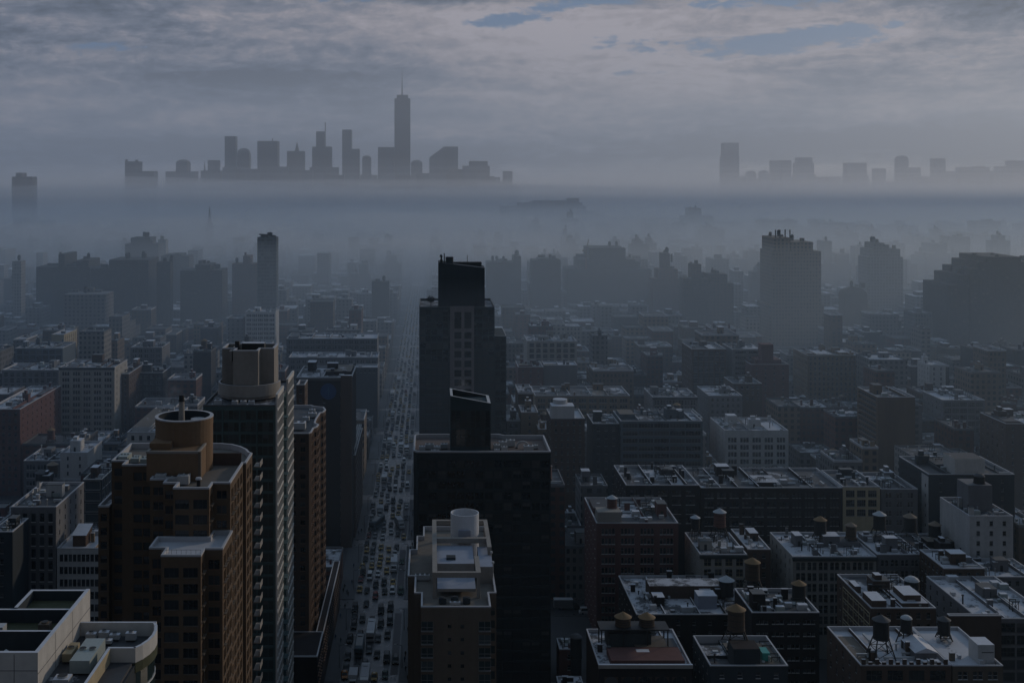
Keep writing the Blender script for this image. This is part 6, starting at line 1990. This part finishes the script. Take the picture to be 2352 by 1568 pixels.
for (lb, u, v, Y, r) in (('thin white steam drifting behind the round drum', 395, 900, 520, 5.0), ('small puff of steam over the sloping glass penthouse', 1062, 884, 448, 2.6)):
    m = bpy.data.materials.new('steam')
    m.use_nodes = True
    nt = m.node_tree
    nt.nodes.remove(nt.nodes['Principled BSDF'])
    tc = nd(nt, 'ShaderNodeTexCoord').outputs['Object']
    n = noise(nt, tc, 2.2 / r, 4, .6)
    ln = nd(nt, 'ShaderNodeVectorMath', {0: tc}, operation='LENGTH').outputs['Value']
    den = mth(nt, 'MULTIPLY', mrange(nt, n, .45, .7, 0, .22 / r), mrange(nt, ln, r * 1.25, r * .3))
    vv = nd(nt, 'ShaderNodeVolumePrincipled', {'Color': (.95, .95, .97, 1), 'Density': den})
    nt.links.new(vv.outputs[0], nt.nodes['Material Output'].inputs['Volume'])
    p = at(u, v, Y)
    mb = MB()
    mb.box(-r * 1.3, r * 1.3, -r, r, -r * 1.2, r * 1.2)
    tag(mb.build('steam_plume', m, None, p), lb, 'steam', kind='stuff')
w = bpy.data.worlds.new('World')
SC.world = w
w.use_nodes = True
nt = w.node_tree
bg = nt.nodes['Background']
sky = nd(nt, 'ShaderNodeTexSky', sky_type='NISHITA')
sky.sun_disc = False
sky.sun_elevation = math.radians(SUN_EL)
sky.sun_rotation = SKY0 + math.radians(SUN_AZ)
sky.air_density, sky.dust_density, sky.ozone_density = 1.0, 1.5, 1.6
g = nd(nt, 'ShaderNodeTexCoord').outputs['Generated']
s = nd(nt, 'ShaderNodeSeparateXYZ', {0: g})
DEG = 57.29578
A = mth(nt, 'MULTIPLY', mth(nt, 'SUBTRACT', mth(nt, 'ARCTAN2', s.outputs[0], s.outputs[1]), SKY0), DEG)
E = mth(nt, 'MULTIPLY', mth(nt, 'ARCSINE', s.outputs[2]), DEG)
EC = mth(nt, 'MAXIMUM', E, 0.0)


def vec(sa, se, oa=0.0, oe=0.0):
    return nd(nt, 'ShaderNodeCombineXYZ', {0: mth(nt, 'MULTIPLY_ADD', A, sa, oa), 1: mth(nt, 'MULTIPLY_ADD', E, se, oe)}).outputs[0]


def blob(a, e, ra, re, tilt=0.0):
    da = mth(nt, 'SUBTRACT', A, a)
    de = mth(nt, 'SUBTRACT', mth(nt, 'SUBTRACT', E, e), mth(nt, 'MULTIPLY', da, tilt))
    q = mth(nt, 'ADD', mth(nt, 'POWER', mth(nt, 'ABSOLUTE', mth(nt, 'DIVIDE', da, ra)), 2.0), mth(nt, 'POWER', mth(nt, 'ABSOLUTE', mth(nt, 'DIVIDE', de, re)), 2.0))
    return mth(nt, 'EXPONENT', mth(nt, 'MULTIPLY', q, -1.0))


def add(*xs):
    r = xs[0]
    for x in xs[1:]:
        r = mth(nt, 'ADD', r, x)
    return r


def mul(a, k):
    return mth(nt, 'MULTIPLY', a, k)


# big soft masses, streaks and fine puffs
wq = nd(nt, 'ShaderNodeTexNoise', {'Vector': vec(.13, .45, 5.5, 2.2), 'Scale': 1.0, 'Detail': 3.0}).outputs[1]
wv = nd(nt, 'ShaderNodeVectorMath', {0: wq, 1: (.5, .5, .5)}, operation='SUBTRACT').outputs[0]


def warped(sa, se, oa, oe, k):
    return nd(nt, 'ShaderNodeVectorMath', {0: nd(nt, 'ShaderNodeVectorMath', {0: wv, 1: (k, k, k)}, operation='MULTIPLY').outputs[0], 1: vec(sa, se, oa, oe)}, operation='ADD').outputs[0]


n_big = noise(nt, warped(.075, .42, 3.1, 1.7, .5), 1.0, 5, .55)
n_str = noise(nt, warped(.15, .95, 9.3, 4.2, 1.1), 1.0, 8, .62)
n_fin = noise(nt, warped(.5, 1.3, 1.3, 8.8, 1.6), 1.0, 8, .66)
n_vf = noise(nt, warped(1.15, 2.6, 7.7, 3.1, 2.6), 1.0, 7, .68)
# blue openings
hole = add(blob(9.5, 5.85, 6.4, .55, -.02), blob(14.2, 6.25, 3.4, .4, .12), blob(12.8, 8.0, 3.2, .75), mul(blob(0.2, 7.3, 2.6, .5, .12), .95), mul(blob(5.6, 8.0, 3.4, .42, -.02), .9), mul(blob(-8.0, 8.2, 2.2, .3), .8), mul(blob(19, 5.0, 3, .3, .06), .45), mul(blob(-20, 5.9, 6, .5, -.08), .42), mul(blob(6, 4.6, 3, .25), .4))
hk = add(hole, mul(mth(nt, 'SUBTRACT', n_fin, .5), 2.0), mul(mth(nt, 'SUBTRACT', n_str, .5), 1.6), mul(mth(nt, 'SUBTRACT', n_vf, .5), 1.2))
gap = mrange(nt, hk, .5, .92)
# light and dark of the cloud sheet: soft masses with lumps on them, brighter towards the openings
rim = mth(nt, 'MULTIPLY', mrange(nt, hk, -.1, .4), mrange(nt, hk, .75, .42))
lump = mth(nt, 'ABSOLUTE', mth(nt, 'SUBTRACT', n_fin, .5))
lum = add(.8, mul(mth(nt, 'SUBTRACT', n_big, .5), 1.5), mul(mth(nt, 'SUBTRACT', n_str, .5), 1.1), mul(mth(nt, 'SUBTRACT', n_vf, .5), .75), mul(lump, -.6), mul(rim, .12))
lum = add(lum, mul(blob(11, 5.0, 12, 2.6), .2), mul(blob(-2, 5.4, 6, 2.2), .18), mul(blob(-19, 4.5, 9, 3.2), -.1), mul(blob(-21, 6.1, 7, .5, -.08), -.3), mul(blob(-13, 4.3, 5, .5, -.05), -.14), mul(blob(-5, 4.3, 3, .9), -.18), mul(blob(22, 6.6, 3, .7), -.3), mul(blob(17, 4.6, 4.5, .6, .1), -.16), mul(blob(-3, 8.4, 4, .5), -.22), mul(blob(6, 7.0, 13, 2.2), .16))
edge = add(1.6, mul(mth(nt, 'SUBTRACT', n_fin, .5), 1.9), mul(mth(nt, 'SUBTRACT', n_big, .5), 1.6), mul(mrange(nt, A, 6.0, 24.0), 1.0))
band = mth(nt, 'MULTIPLY', mrange(nt, E, mth(nt, 'ADD', edge, .4), mth(nt, 'SUBTRACT', edge, .4)), mrange(nt, E, -.3, 1.1))
lum = mth(nt, 'SUBTRACT', mth(nt, 'SUBTRACT', lum, mul(band, .42)), mul(mrange(nt, E, 2.5, -.5), .1))
lum = mth(nt, 'ADD', lum, mul(mth(nt, 'MULTIPLY', mrange(nt, E, 1.0, -.4), mrange(nt, A, 0.0, 12.0)), .14))
lum = mth(nt, 'MINIMUM', mth(nt, 'MAXIMUM', lum, .38), 1.3)
tint = mixc(nt, mrange(nt, lum, .5, 1.15), (.66, .8, 1.1), (.99, .93, 1.03))
warm = mth(nt, 'MULTIPLY', mrange(nt, E, 2.6, -1.0), mrange(nt, A, -6.0, 18.0))
tint = mixc(nt, warm, tint, (1.06, 1.0, .86))
back = mrange(nt, mth(nt, 'ABSOLUTE', A), 50.0, 150.0, 1.0, BACK)
lum = mth(nt, 'MULTIPLY', lum, back)
hi = mrange(nt, E, 10.0, 30.0)
tint = mixc(nt, hi, tint, (.58, .82, 1.16))
bk = mul(back, SKY_HI)
lum = mixc(nt, hi, nd(nt, 'ShaderNodeCombineColor', {0: lum, 1: lum, 2: lum}).outputs[0], nd(nt, 'ShaderNodeCombineColor', {0: bk, 1: bk, 2: bk}).outputs[0])
cl = mixc(nt, 1.0, mixc(nt, 1.0, tint, lum, 'MULTIPLY'), (CLOUD, CLOUD, CLOUD), 'MULTIPLY')
blue = mixc(nt, .2, (.36 * CLOUD, .62 * CLOUD, 1.12 * CLOUD), sky.outputs[0])
nt.links.new(mixc(nt, gap, cl, blue), bg.inputs['Color'])
bg.inputs['Strength'].default_value = .1

sun = bpy.data.lights.new('sun', 'SUN')
sun.energy = SUN_E
sun.angle = math.radians(SUN_ANG)
sun.color = (1.0, .83, .64)
so = bpy.data.objects.new('sun', sun)
COL.objects.link(so)
az = SKY0 + math.radians(SUN_AZ)
el = math.radians(SUN_EL)
d = -Vector((math.sin(az) * math.cos(el), math.cos(az) * math.cos(el), math.sin(el)))
so.rotation_euler = d.to_track_quat('-Z', 'Y').to_euler()

cam = bpy.data.cameras.new('camera')
cam.sensor_width = 36.0
cam.lens = 36.0 * F / 2352
cam.clip_start, cam.clip_end = 1.0, 30000.0
co = bpy.data.objects.new('camera', cam)
COL.objects.link(co)
co.location = (0, 0, HC)
co.rotation_euler = (math.pi / 2, 0, 0)
cam.shift_x = (1176 - VX) / 2352
cam.shift_y = -(784 - VH) / 2352
SC.camera = co
SC.view_settings.view_transform = 'Standard'
SC.view_settings.look = 'None'
SC.view_settings.exposure = EXPO
SC.view_settings.gamma = 1.0
cy = SC.cycles
cy.max_bounces = 5
cy.diffuse_bounces = 2
cy.glossy_bounces = 2
cy.volume_bounces = 5
cy.transmission_bounces = 2
cy.use_denoising = True
cy.sample_clamp_indirect = 4.0
cy.caustics_reflective = False
cy.caustics_refractive = False
